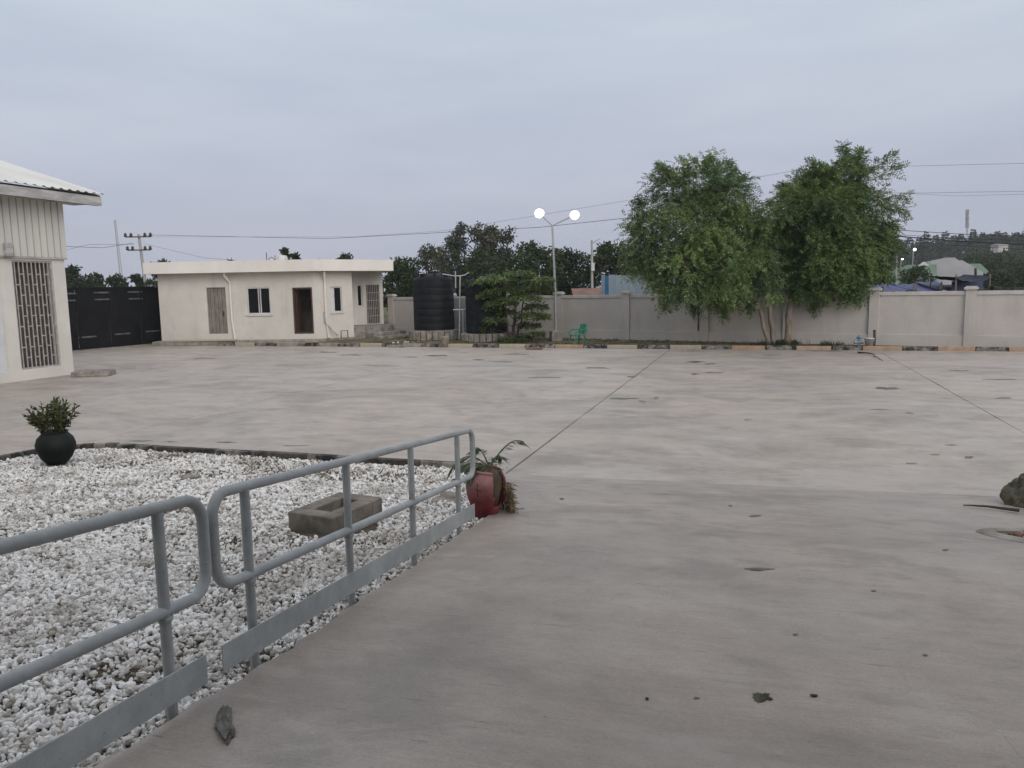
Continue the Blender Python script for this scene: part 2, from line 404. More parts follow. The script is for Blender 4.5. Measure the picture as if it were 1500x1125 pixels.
M['boxconc'] = mottled('stained_box_concrete', (0.13, 0.112, 0.094), (0.25, 0.222, 0.192), 5, 0.9, 0.1, 0.6, 35)
M['sooty'] = mottled('sooty_kerb', (0.04, 0.034, 0.03), (0.15, 0.13, 0.11), 5, 0.9, 0.1, 0.4, 30)
M['green'] = mottled('green_plastic', (0.012, 0.16, 0.095), (0.02, 0.21, 0.13), 4, 0.4, 0.4)
M['blackpot'] = mottled('black_glazed_pot', (0.006, 0.008, 0.008), (0.013, 0.016, 0.015), 5, 0.6, 0.22, 0.1, 25)
M['wire'] = NT('cable_black').done((0.03, 0.03, 0.032), 0.6)
M['pole'] = mottled('concrete_pole', (0.33, 0.32, 0.30), (0.43, 0.42, 0.40), 3, 0.8, 0.2)
M['insul'] = NT('insulator_brown').done((0.035, 0.028, 0.026), 0.35)
M['bark'] = mottled('grey_bark', (0.15, 0.125, 0.10), (0.27, 0.235, 0.19), 6, 0.9, 0.1, 0.9, 22, (1, 1, 0.35))
M['darkbark'] = mottled('dark_bark', (0.05, 0.04, 0.032), (0.10, 0.085, 0.07), 5, 0.9, 0.1, 0.6, 22)
M['stones'] = stonemat('white_marble_chips', [(0.0, (0.24, 0.20, 0.165)), (0.09, (0.42, 0.385, 0.35)), (0.24, (0.64, 0.615, 0.585)), (0.6, (0.79, 0.775, 0.755)), (1.0, (0.88, 0.875, 0.87))], (0.24, 0.20, 0.16))
M['leaf'] = leafmat('neem_leaves', [(0.054, 0.106, 0.034), (0.098, 0.162, 0.058), (0.155, 0.22, 0.090), (0.25, 0.29, 0.155)], 0.55)
M['leafd'] = leafmat('neem_leaves_deep', [(0.052, 0.102, 0.032), (0.088, 0.146, 0.050), (0.13, 0.19, 0.072), (0.21, 0.25, 0.12)], 0.55)
M['almond'] = leafmat('broad_leaves', [(0.085, 0.125, 0.045), (0.125, 0.17, 0.065), (0.18, 0.225, 0.105)], 1.5)
M['bgdark'] = leafmat('dark_leaves', [(0.022, 0.036, 0.015), (0.036, 0.055, 0.022), (0.054, 0.074, 0.032)], 0.4)
M['bgmid'] = leafmat('mid_leaves', [(0.030, 0.052, 0.018), (0.050, 0.076, 0.026), (0.074, 0.100, 0.038)], 0.4)
M['bggrey'] = leafmat('greyish_leaves', [(0.045, 0.054, 0.036), (0.072, 0.080, 0.053), (0.10, 0.102, 0.072)], 0.4)
M['hillleaf'] = leafmat('hill_leaves', [(0.018, 0.030, 0.014), (0.030, 0.046, 0.020), (0.045, 0.06, 0.027)], 0.08)
M['potleaf'] = leafmat('potted_leaves', [(0.045, 0.060, 0.022), (0.08, 0.098, 0.038), (0.15, 0.155, 0.07)], 6)
M['palm'] = leafmat('palm_leaf', [(0.055, 0.085, 0.045), (0.09, 0.125, 0.068), (0.13, 0.155, 0.095)], 8)
M['dry'] = leafmat('dry_roots', [(0.12, 0.075, 0.045), (0.21, 0.14, 0.09), (0.30, 0.22, 0.15)], 8, 0.8, 0.1)
M['grass'] = leafmat('weedy_grass', [(0.055, 0.055, 0.022), (0.10, 0.088, 0.042), (0.18, 0.145, 0.085)], 0.8, 0.7)
M['moss'] = mottled('mossy_bark', (0.045, 0.045, 0.03), (0.15, 0.14, 0.105), 9, 0.9, 0.1, 1.0, 30)
M['greenroof'] = mottled('green_roof', (0.085, 0.135, 0.095), (0.12, 0.175, 0.125), 0.5, 0.6, 0.3)
M['greyroof'] = mottled('grey_roof', (0.21, 0.205, 0.205), (0.26, 0.255, 0.255), 0.4, 0.6, 0.3)
M['bluetarp'] = mottled('blue_tarpaulin', (0.022, 0.032, 0.11), (0.05, 0.065, 0.17), 1.2, 0.5, 0.35, 0.8, 3)
M['navy'] = mottled('navy_canvas', (0.010, 0.014, 0.028), (0.022, 0.03, 0.05), 1.2, 0.7, 0.2)
M['bluegrey'] = mottled('blue_grey_sheet', (0.27, 0.33, 0.38), (0.34, 0.40, 0.45), 1.2, 0.5, 0.35, 0, 40, (1, 1, 0.2))
M['vivid'] = mottled('blue_sheet', (0.05, 0.17, 0.33), (0.07, 0.21, 0.40), 2, 0.5, 0.35)
M['rust'] = mottled('rusty_sheet', (0.13, 0.075, 0.055), (0.22, 0.13, 0.10), 2, 0.7, 0.2)
M['paleboard'] = mottled('pale_blue_panel', (0.34, 0.37, 0.39), (0.42, 0.45, 0.47), 1.5, 0.6, 0.3)
M['lamp'] = emit('lamp_glow', (1.0, 0.97, 0.90), 14.0)
M['lampglare'] = emit('lamp_glare_edge', (1.0, 0.97, 0.93), 0.55)  # dim glowing band imitating the soft edge of the lamp glare
M['farlight'] = emit('far_light', (1.0, 0.97, 0.92), 6.0)
M['redpot'] = None
def redpot_mat():
    t = NT('faded_red_pot'); p = t.pos()
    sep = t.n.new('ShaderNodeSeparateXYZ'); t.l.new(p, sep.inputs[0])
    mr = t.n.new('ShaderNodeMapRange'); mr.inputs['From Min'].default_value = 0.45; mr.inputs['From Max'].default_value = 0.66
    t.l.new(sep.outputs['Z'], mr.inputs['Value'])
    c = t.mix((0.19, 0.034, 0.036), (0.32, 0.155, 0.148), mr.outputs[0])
    c = t.mix(c, t.ramp(t.noise(p, 9, 6, 0.65), [(0.3, 0.62), (0.7, 1.15)]), 1.0, 'MULTIPLY')
    c = t.mix(c, (0.05, 0.04, 0.035), t.ramp(t.noise(p, 16, 5, 0.7), [(0.60, 0.0), (0.72, 0.7)]))
    return t.done(c, 0.6, 0.3)
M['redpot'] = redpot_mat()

# ================================================================== GROUND
g = MB(); g.add([(-900, -200, -0.06), (900, -200, -0.06), (900, 1200, -0.06), (-900, 1200, -0.06)], [(0, 1, 2, 3)])
g.build('ground', M['field'], kind='structure')

yard = bpy.data.objects.new('yard', None); COL.objects.link(yard); yard['kind'] = 'structure'
jb = MB(); jb.prism([yd(-8, -34).xy[:], yd(-8, 40).xy[:], yd(30.7, 40).xy[:], yd(30.7, -34).xy[:]], -0.055, -0.022)
jb.build('joint_bed', M['joint'], yard)
GAP = {-3.2: 0.013, 4.2: 0.007, -10.9: 0.008}
T = [-33.4, -25.9, -18.4, -10.9, -3.2, 4.2, 11.7, 19.2, 26.7, 34.2]
S = [-8.0, 9.62, 30.62]
for i in range(len(T) - 1):
    for j in range(2):
        b = MB()
        # edges slightly ragged, as sawn and crumbled joints are
        n = 26 if j else 10
        t0, t1, s0, s1 = T[i] + GAP.get(T[i], .006), T[i + 1] - GAP.get(T[i + 1], .006), S[j] + .006, S[j + 1] - .006
        left = [yd(s0 + (s1 - s0) * k / n, t0 + random.uniform(-0.005, 0.010)) for k in range(n + 1)]
        right = [yd(s0 + (s1 - s0) * k / n, t1 + random.uniform(-0.010, 0.005)) for k in range(n + 1)]
        V = [(p.x, p.y, 0.0) for p in left] + [(p.x, p.y, 0.0) for p in right]
        V += [(p.x, p.y, -0.05) for p in left] + [(p.x, p.y, -0.05) for p in right]
        N = n + 1; Fs = []
        for k in range(n):
            Fs += [(k, N + k, N + k + 1, k + 1), (2 * N + k, k, k + 1, 2 * N + k + 1), (N + k, 3 * N + k, 3 * N + k + 1, N + k + 1)]
        Fs += [(0, 2 * N, 3 * N, N), (n, N + n, 3 * N + n, 2 * N + n)]
        b.add(V, Fs); b.build('concrete_slab', M['yard'], yard)

# ramp
RT0, RT1 = -2.075, 16.0
rm = MB()
s_top, s_foot = -6.0, 9.79
P = []
nL = 190
_er = random.Random(41); _e = 0.0
for k in range(nL + 1):
    s = s_top + (s_foot - s_top) * k / nL
    _e = _e * 0.75 + _er.uniform(-0.016, 0.016)
    P.append((s, RT0 + _e - max(0.0, s - 7.45) * 0.50 + random.uniform(-0.012, 0.012)))
V = [tuple(rp(s, t)) for s, t in P] + [tuple(rp(s, RT1)) for s, t in P] + [tuple(rp(s, t, -0.12)) for s, t in P]
N = nL + 1
Fs = [(k, N + k, N + k + 1, k + 1) for k in range(nL)] + [(2 * N + k, k, k + 1, 2 * N + k + 1) for k in range(nL)]
rm.add(V, Fs)
e0, e1 = rp(s_foot, RT0), rp(s_foot, RT1)
rm.add([e0, e1, e1 - Vector((0, 0, 0.05)), e0 - Vector((0, 0, 0.05))], [(0, 3, 2, 1)])
ramp = rm.build('ramp', M['ramp'], kind='structure')

# dark patches and marks on the concrete: thin films of dried oil and mud
def stain(u, v, wpx, hpx, mat='stain', ramp_=False, seed=0):
    r = random.Random(seed + int(u * 13 + v))
    n = 44; ph = [r.uniform(0, 6.28) for _ in range(4)]; am = [r.uniform(0.03, 0.2) for _ in range(4)]
    c = on_ramp(u, v) if ramp_ else gnd(u, v)
    wpx *= 0.85; hpx *= 0.72
    b = on_ramp(u + wpx / 2, v) if ramp_ else gnd(u + wpx / 2, v)
    d = on_ramp(u, v - hpx / 2) if ramp_ else gnd(u, v - hpx / 2)
    ax, ay = (b - c), (d - c)
    pts = []
    for k in range(n):
        a = 2 * math.pi * k / n
        rr = 1 + sum(am[q] * math.sin((q + 2) * a + ph[q]) for q in range(4)) + r.uniform(-.22, .16)
        pts.append(c + ax * math.cos(a) * rr + ay * math.sin(a) * rr + Vector((0, 0, 0.0035)))
    mb = MB(); mb.add([c + Vector((0, 0, 0.0035))] + pts, [(0, 1 + k, 1 + (k + 1) % n) for k in range(n)])
    return mb.build('stain', M[mat], yard if not ramp_ else ramp)
for kq, q in enumerate([(912, 584, 44, 3.5), (941, 588, 12, 4), (961, 583, 8, 6), (1018, 530, 30, 3.2), (1040, 533, 18, 3), (1045, 546, 40, 2.5), (1018, 548, 16, 2.5),
          (1288, 600, 26, 2.6), (1332, 605, 12, 3), (1300, 569, 40, 5), (1405, 543, 36, 3), (1465, 556, 60, 2.2), (1419, 670, 13, 5), (1335, 679, 20, 3),
          (1370, 666, 16, 3), (875, 539, 40, 2.5), (800, 553, 60, 2.6), (602, 523, 26, 2), (640, 521, 40, 2.5), (735, 530, 40, 2.2), (760, 519, 44, 2),
          (480, 516, 34, 1.8), (515, 520, 40, 2.4), (300, 525, 40, 2), (330, 648, 30, 2.4), (430, 653, 40, 2), (250, 647, 22, 2), (205, 646, 34, 2),
          (1210, 514, 60, 2.5), (1130, 520, 30, 2), (925, 552, 20, 2), (1470, 583, 30, 3), (1393, 652, 20, 2), (700, 527, 18, 2), (560, 536, 50, 2), (1095, 615, 14, 2)]):
    stain(*q, mat=['stain', 'palestain', 'palestain'][kq % 3])
for q in [(1112, 834, 48, 6), (1070, 741, 6, 3), (823, 731, 7, 4), (765, 745, 8, 3), (1105, 756, 20, 4), (1385, 806, 12, 3), (1280, 866, 8, 3), (1165, 930, 9, 3), (1020, 1023, 10, 4), (1355, 960, 9, 4)]:
    stain(*q, ramp_=True)
stain(1116, 1022, 34, 18, 'moss', True)

# gravel bed: soil sheet below, white chips above
BT = RT0 - 0.02                       # right edge of the bed in the ramp frame
KS = 9.62                             # kerb line of the bed in the yard frame
def bed_z(x, y):
    z = ramp_z(x, y) - 0.075
    return np.maximum(z, 0.03) if isinstance(z, np.ndarray) else max(z, 0.03)
pl = MB()
nx, ny = 44, 44
xs = np.linspace(-10.6, 0.6, nx); ys = np.linspace(0.3, 13.0, ny)
def in_bed(x, y, m=0.0):
    s_ = x * math.sin(RA) + y * math.cos(RA); t_ = x * math.cos(RA) - y * math.sin(RA)
    ys_ = x * math.sin(YA) + y * math.cos(YA); yt_ = x * math.cos(YA) - y * math.sin(YA)
    d = np.minimum(np.minimum(BT - t_, KS - ys_), yt_ + 10.75)
    # rounded far corner
    cx, cy = yt_ + 9.75, ys_ - (KS - 1.0)
    corner = (cx < 0) & (cy > 0)
    d = np.where(corner, np.minimum(d, 1.0 - np.hypot(cx, cy)), d)
    d = np.minimum(d, BT - np.maximum(0.0, s_ - 7.40) * 0.50 - t_)
    return d > m
# sheet polygon (yard frame corner rounded)
def bed_outline(inset=0.0):
    pts = []
    for k in range(9):
        a = math.pi / 2 + (math.pi / 2) * k / 8
        pts.append(yd(KS - 1.0 + (1.0 - inset) * math.sin(a), -9.75 + (1.0 - inset) * math.cos(a)))
    pts.append(yd(-1.5, -10.75 + inset))
    return pts
ol = bed_outline()
r_far = None
# intersection of right edge with the kerb line
for k in range(2000):
    s = 4 + k * 0.004
    p = rp(s, BT)
    if p.x * math.sin(YA) + p.y * math.cos(YA) >= KS: r_far = p; S_FAR = s; break
sheet = []
NS = 40
for k in range(NS + 1):
    s = -0.5 + (S_FAR + 0.5) * k / NS
    sheet.append(rp(s, BT))
# strips across: for each s on right edge, row to the left
V = []; Fs = []; W = 30
for i, p in enumerate(sheet):
    for j in range(W + 1):
        q = yd(0, 0)
        l = -11.2 * j / W
        x = p.x + l * math.cos(YA); y = p.y - l * math.sin(YA)
        V.append((x, y, bed_z(x, y)))
for i in range(NS):
    for j in range(W):
        a = i * (W + 1) + j; Fs.append((a, a + 1, a + W + 2, a + W + 1))
pl.add(V, Fs, True)
# keep only faces inside the bed
keepF = [f for f in pl.f if bool(in_bed(np.array(sum(pl.v[i][0] for i in f) / 4), np.array(sum(pl.v[i][1] for i in f) / 4), -0.12))]
pl.f = keepF; pl.sm = [True] * len(keepF)
pl.build('gravel_bed', M['soil'], kind='structure')

def ico(sub):
    bm = bmesh.new(); bmesh.ops.create_icosphere(bm, subdivisions=sub, radius=1.0)
    v = np.array([p.co[:] for p in bm.verts]); f = np.array([[q.index for q in t.verts] for t in bm.faces]); bm.free()
    return v, f
def value_noise(x, y, sc, seed):
    r = np.random.default_rng(seed); g_ = r.random((64, 64))
    fx, fy = (x * sc) % 63, (y * sc) % 63
    ix, iy = fx.astype(int), fy.astype(int); dx, dy = fx - ix, fy - iy
    dx = dx * dx * (3 - 2 * dx); dy = dy * dy * (3 - 2 * dy)
    a = g_[ix, iy]; b = g_[(ix + 1) % 64, iy]; c = g_[ix, (iy + 1) % 64]; d = g_[(ix + 1) % 64, (iy + 1) % 64]
    return (a * (1 - dx) + b * dx) * (1 - dy) + (c * (1 - dx) + d * dx) * dy
def chips(n, box, rmin, rmax, dens_pow=1.0, zoff=0.0, sub=1, seed=3, keep=None):
    r = np.random.default_rng(seed)
    x = r.uniform(box[0], box[1], n); y = r.uniform(box[2], box[3], n)
    k = in_bed(x, y, 0.015)
    nz = value_noise(x + 40, y + 40, 1.1, 5) * 0.6 + value_noise(x + 40, y + 40, 3.1, 6) * 0.4
    k &= r.random(n) < np.clip((nz - 0.20) * 5.0, 0.42, 1.0)
    t_ = x * math.cos(RA) - y * math.sin(RA)
    k &= (t_ < BT - 0.09) | (r.random(n) < 0.55)
    if keep is not None: k &= keep(x, y)
    # only ground the photograph could see
    k &= (y > 1.1) & (x > -0.72 * y - 1.0)
    x, y = x[k], y[k]; m = len(x)
    v, f = ico(sub)
    R = rmin + (rmax - rmin) * r.random(m) ** 2.6
    q = r.normal(size=(m, 4)); q /= np.linalg.norm(q, axis=1)[:, None]
    a, b, c, d = q.T
    Rm = np.stack([np.stack([1 - 2 * (c * c + d * d), 2 * (b * c - a * d), 2 * (b * d + a * c)], -1),
                   np.stack([2 * (b * c + a * d), 1 - 2 * (b * b + d * d), 2 * (c * d - a * b)], -1),
                   np.stack([2 * (b * d - a * c), 2 * (c * d + a * b), 1 - 2 * (b * b + c * c)], -1)], 1)
    scl = np.stack([r.uniform(0.8, 1.3, m), r.uniform(0.7, 1.0, m), r.uniform(0.42, 0.75, m)], -1)
    vv = v[None] * (1 + r.uniform(-0.24, 0.24, (m, len(v), 1))) * scl[:, None, :] * R[:, None, None]
    vv = np.einsum('mij,mvj->mvi', Rm, vv)
    cz = bed_z(x, y) + R * 0.25 + r.random(m) * R * 0.9 + zoff
    vv += np.stack([x, y, cz], -1)[:, None, :]
    ff = f[None] + (np.arange(m) * len(v))[:, None, None]
    return vv.reshape(-1, 3), ff.reshape(-1, 3)
BOXED = [(-1.67, 6.9, 0.66)]
def not_box(x, y):
    k = np.ones(len(x), bool)
    for bx, by, br in BOXED: k &= np.hypot(x - bx, y - by) > br * 0.62
    return k
v1, f1 = chips(118000, (-5.2, 0.2, 1.0, 6.2), 0.0085, 0.025, seed=3, keep=lambda x, y: not_box(x, y))
v2, f2 = chips(112000, (-10.6, 0.4, 6.2, 12.6), 0.011, 0.030, seed=4, keep=lambda x, y: not_box(x, y))
np_mesh('gravel', np.concatenate([v1, v2]), M['stones'], kind='stuff', faces=np.concatenate([f1, f2 + len(v1)]))

# kerb of the bed (separate short stones)
bk = bpy.data.objects.new('bed_kerb', None); COL.objects.link(bk); bk['kind'] = 'structure'
path = []
t = -3.55
while t > -9.75: path.append(yd(KS + 0.05, t)); t -= 0.9
for k in range(9):
    a = math.pi / 2 + (math.pi / 2) * k / 8
    path.append(yd(KS - 1.0 + 1.05 * math.sin(a), -9.75 + 1.05 * math.cos(a)))
s = KS - 1.9
while s > 0: path.append(yd(s, -10.80)); s -= 0.9
for i, (a, b) in enumerate(zip(path, path[1:])):
    d = (b - a); L = d.length - 0.014; c = (a + b) / 2
    mb = MB(); mb.box((c.x, c.y, 0.05 + random.uniform(-.006, .006)), (L, 0.11, 0.15), math.atan2(d.y, d.x))
    mb.build('kerbstone', M[['blackkerb', 'grime_shade', 'blackkerb', 'sooty'][i % 4]], bk, bevel=0.012)

# far yard kerb, painted in turn
yk = bpy.data.objects.new('yard_kerb', None); COL.objects.link(yk); yk['kind'] = 'structure'
cyc = ['orange', 'blackkerb']
edges_px = [240, 262, 290, 320, 345, 374, 406, 438, 468, 496, 528, 560, 590, 618, 650, 693, 731, 770, 813, 855, 889, 934, 981, 1028, 1071, 1121, 1166, 1218, 1263, 1322, 1373, 1429, 1477, 1530, 1590, 1650, 1720]
for i, (u0, u1) in enumerate(zip(edges_px, edges_px[1:])):
    def t_of(u):
        r = ray(u, 510); A = r[0] * math.sin(YA) + r[1] * math.cos(YA); B = r[0] * math.cos(YA) - r[1] * math.sin(YA)
        return B * 30.7 / A
    t0, t1 = t_of(u0), t_of(u1)
    c = yd(30.73, (t0 + t1) / 2)
    dark = i % 2 == 1
    h = 0.15 + random.uniform(-0.015, 0.012)
    if dark: mt = 'blackkerb'
    elif u0 < 600: mt = ['rawkerb', 'yellow', 'plainconc'][i % 3] if u0 > 250 else 'orange'
    elif u0 in (590, 650): mt = 'yellow'
    elif 650 < u0 < 900: mt = ['yellow', 'orange'][i % 3 == 0]
    else: mt = 'orange' if u0 > 1000 else 'yellow'
    mb = MB(); mb.box((c.x, c.y, h / 2 - 0.02), (t1 - t0 - 0.03, 0.16, h + 0.04), -YA + random.uniform(-0.01, 0.01))
    mb.build('kerbstone', M[mt], yk, bevel=0.015)

# ================================================================== BOUNDARY WALL
WA, WB = Vector((-6.55, 41.35)), Vector((16.5, 27.7))
wd = (WB - WA).normalized(); wnrm = Vector((wd.y, -wd.x))   # normal towards the yard
verge_poly = [yd(30.80, -16.5).xy[:], yd(30.80, 20).xy[:], (26.5, 23.2), (16.5, 28.4), (-6.2, 42.0), (-8.5, 40.5), (-9.3, 38.0), (-9.6, 36.4)]
vg = MB(); vg.prism(verge_poly, -0.05, 0.085)
vg.build('verge', M['verge'], kind='structure')

bw = thing('boundary_wall', 'long pale grey rendered perimeter wall with pilasters behind the yard', 'wall', (WA.x, WA.y, 0))
def wp(L): return WA + wd * L
def wall_L(u):   # where sight column u meets the wall
    return plane_hit(u, 460, WA, WB)[0]
pil = [wall_L(u) for u in (573, 660, 738, 818, 917, 1032)]
p1280, p1420 = wall_L(1280), wall_L(1421)
sp = p1420 - p1280
pil += [p1280 - sp, p1280, p1420, p1420 + sp, p1420 + 2 * sp, p1420 + 3 * sp]
pil = sorted(pil)
WT = 2.10
for i, L in enumerate(pil):
    a = wp(L - 0.17); b = wp(L + 0.17)
    mb = MB(); mb.seg(a, b, 0.26, -0.05, WT + 0.05, -0.05)
    mb.build('pilaster', M['wallgrey'], bw, bevel=0.006)
    c = wp(L) - wnrm * 0.08
    mb = MB(); ang = math.atan2(wd.y, wd.x)
    mb.box((c.x, c.y, WT + 0.09), (0.46, 0.38, 0.08), ang); mb.box((c.x, c.y, WT + 0.15), (0.36, 0.28, 0.04), ang)
    mb.build('pilaster_cap', M['wallcap'], bw, bevel=0.008)
for L0, L1 in zip(pil, pil[1:]):
    a, b = wp(L0 + 0.17), wp(L1 - 0.17)
    mb = MB(); mb.seg(a, b, 0.12, -0.05, WT - 0.14, 0.035); mb.build('wall_panel', M['wallgrey'], bw)
    mb = MB(); mb.seg(a, b, 0.20, WT - 0.14, WT, -0.005); mb.build('coping', M['wallcap'], bw, bevel=0.008)
    mb = MB(); mb.seg(a, b, 0.06, -0.05, 0.50, -0.012); mb.build('plinth', M['wallgrey'], bw, bevel=0.006)
for u, z0, z1 in ((1273.5, 0.52, 1.92), (1415, 0.5, 1.85), (1023, 0.55, 1.5)):
    L = wall_L(u); a, b = wp(L - 0.035), wp(L + 0.02)
    mb = MB(); mb.seg(a, b, 0.02, z0, z1, 0.018); mb.build('shade_strip', M['grime_shade'], bw)  # dark strip painting the shade on the left of a pilaster

# ================================================================== GATEHOUSE
A, B, C_, D_, E_ = (-17.2, 37.9), (-9.45, 37.3), (-7.85, 38.5), (-8.75, 39.75), (-6.78, 41.18)
gh = thing('gatehouse', 'low cream flat roofed guard house with dark door and open window', 'building', (-12, 39, 0))
def op(u0, v0, u1, v1, a, b):
    l0, z1 = plane_hit(u0, (v0 + v1) / 2, a, b)[0], plane_hit((u0 + u1) / 2, v0, a, b)[1]
    l1, z0 = plane_hit(u1, (v0 + v1) / 2, a, b)[0], plane_hit((u0 + u1) / 2, v1, a, b)[1]
    return (l0, l1, z0, z1)
Z0, Z1 = 0.10, 3.46
o_grille = op(304, 421, 332, 489, A, B)
o_win = op(362, 421, 396, 460, A, B)
o_door = op(429.5, 421, 458.5, 489, A, B)
o_win2 = op(485, 420, 501, 457, B, C_)
o_win3 = op(523.5, 417, 531, 449, D_, E_)
o_bdoor = op(537, 417, 558, 474, D_, E_)
TH = 0.2
wallm = MB()
wallm.wall(A, B, TH, Z0, Z1, [o_grille, o_win, o_door])
wallm.wall(B, C_, TH, Z0, Z1, [o_win2])
wallm.wall(D_, E_, TH, Z0, Z1, [o_win3, o_bdoor])
wallm.seg(C_, D_, TH, Z0, Z1)
back = [E_, (-8.2, 43.2), (-17.2, 44.2), A]
for a, b in zip(back, back[1:]): wallm.seg(a, b, TH, Z0, Z1)
wallm.build('outer_wall', M['cream'], gh)
mb = MB(); mb.prism([A, B, C_, D_, E_, (-8.2, 43.2), (-17.2, 44.2)], 0.02, 0.19); mb.build('floor_slab', M['roughconc'], gh)
mb = MB(); mb.seg((-13.6, 38.0), (-13.6, 43.3), 0.12, 0.2, 3.4); mb.seg((-16.9, 40.2), (-8.9, 40.2), 0.12, 0.2, 3.4); mb.build('inner_wall', M['taupe'], gh)
roofp = [(-17.55, 37.25), (-9.28, 36.70), (-5.88, 39.2), (-7.2, 43.6), (-17.55, 44.7)]
mb = MB(); mb.prism(roofp, 3.45, 3.62); mb.build('roof', M['cream'], gh)
for a, b in zip(roofp, roofp[1:] + roofp[:1]):
    mb = MB(); mb.seg(a, b, 0.14, 3.448, 3.99, -0.004); mb.build('parapet', M['creamlight'], gh)
mb = MB(); mb.prism([(-17.3, 37.05), (-9.45, 36.6), (-8.9, 37.0), (-9.4, 37.28), (-17.3, 37.88)], 0.0, 0.2); mb.build('plinth', M['rawkerb'], gh, bevel=0.02)
mb = MB(); mb.prism([(-16.3, 36.95), (-13.2, 36.75), (-13.2, 37.05), (-16.3, 37.25)], 0.2, 0.27); mb.build('ledge', M['yellow'], gh, bevel=0.01)

def axis(a, b):
    a = Vector(a); b = Vector(b); d = (b - a).normalized(); n = Vector((-d.y, d.x)); return a, d, n
def frame(parent_thing, a, b, o, depth, w, th, mat, name='frame'):
    """frame round an opening, set depth into the wall"""
    a_, d, n = axis(a, b); mb = MB()
    for u0, u1, z0, z1 in ((o[0], o[0] + w, o[2], o[3]), (o[1] - w, o[1], o[2], o[3]), (o[0] + w, o[1] - w, o[3] - w, o[3]), (o[0] + w, o[1] - w, o[2], o[2] + w)):
        mb.seg(a_ + d * u0, a_ + d * u1, th, z0, z1, depth)
    return mb.build(name, mat, parent_thing)
def sub(parent, a, b, u0, u1, z0, z1, depth, th, mat, name):
    a_, d, n = axis(a, b); mb = MB(); mb.seg(a_ + d * u0, a_ + d * u1, th, z0, z1, depth)
    return mb.build(name, mat, parent)
def shrink(o, e): return (o[0] + e, o[1] - e, o[2] + e, o[3] - e)
# open sliding window
f = frame(gh, A, B, shrink(o_win, 0.004), 0.03, 0.05, 0.07, M['white'], 'window')
m_ = (o_win[0] + o_win[1]) / 2
sub(f, A, B, m_ - 0.04, m_ + 0.0, o_win[2] + .05, o_win[3] - .05, 0.045, 0.04, M['white'], 'mullion')
sub(f, A, B, m_ + 0.05, m_ + 0.10, o_win[2] + .05, o_win[3] - .05, 0.07, 0.03, M['white'], 'mullion')
sub(f, A, B, o_win[0] + .05, m_ - .04, o_win[2] + .05, o_win[3] - .05, 0.075, 0.012, M['glass'], 'pane')
sub(f, A, B, m_ + .10, o_win[1] - .05, o_win[2] + .05, o_win[3] - .05, 0.09, 0.012, M['glass'], 'pane')
sub(gh, A, B, o_win[0] - .08, o_win[1] + .08, o_win[2] - .09, o_win[2] - .005, -0.06, 0.10, M['white'], 'window_sill')
# open dark doorway with brown frame and leaf
f = frame(gh, A, B, shrink(o_door, 0.004), 0.02, 0.075, 0.16, M['wood'], 'door_frame')
a_, d_, n_ = axis(A, B)
q0 = a_ + d_ * (o_door[0] + 0.12) + n_ * 0.22; q1 = q0 + n_ * 0.75 - d_ * 0.02
mb = MB(); mb.seg(q0, q1, 0.04, o_door[2] + .08, o_door[3] - .08); mb.build('door', M['wood'], gh)
c_ = a_ + d_ * (o_door[0] + 0.55) + n_ * 1.6
mb = MB(); mb.box((c_.x, c_.y, 1.5), (0.34, 0.3, 1.1), 0.2); mb.box((c_.x, c_.y, 2.10), (0.28, 0.26, 0.1), 0.2); mb.build('locker', M['taupe'], gh)
# corrugated grille door at left
f = frame(gh, A, B, shrink(o_grille, 0.004), 0.06, 0.04, 0.06, M['taupe'], 'door')
nb = 9
for k in range(nb):
    w_ = (o_grille[1] - o_grille[0] - 0.09) / nb; u0 = o_grille[0] + 0.045 + k * w_
    sub(f, A, B, u0 + 0.006, u0 + w_ - 0.006, o_grille[2] + .045, o_grille[3] - .045, 0.075 + 0.02 * (k % 2), 0.02, M['taupe'], 'slat')
sub(f, A, B, o_grille[0] + .75 * (o_grille[1] - o_grille[0]), o_grille[0] + .82 * (o_grille[1] - o_grille[0]), 1.35, 1.6, 0.05, 0.03, M['grime_shade'], 'latch')
# window in the right facing wall
f = frame(gh, B, C_, shrink(o_win2, 0.004), 0.05, 0.045, 0.06, M['white'], 'window')
m_ = o_win2[0] + 0.3 * (o_win2[1] - o_win2[0])
sub(f, B, C_, m_ - .03, m_ + .03, o_win2[2] + .045, o_win2[3] - .045, 0.06, 0.04, M['white'], 'mullion')
sub(f, B, C_, o_win2[0] + .045, m_ - .03, o_win2[2] + .045, o_win2[3] - .045, 0.08, 0.012, M['wpanel'], 'pane')
sub(f, B, C_, m_ + .03, o_win2[1] - .045, o_win2[2] + .045, o_win2[3] - .045, 0.08, 0.012, M['glass'], 'pane')
sub(gh, B, C_, o_win2[0] - .06, o_win2[1] + .06, o_win2[2] - .08, o_win2[2] - .004, -0.05, 0.09, M['white'], 'window_sill')
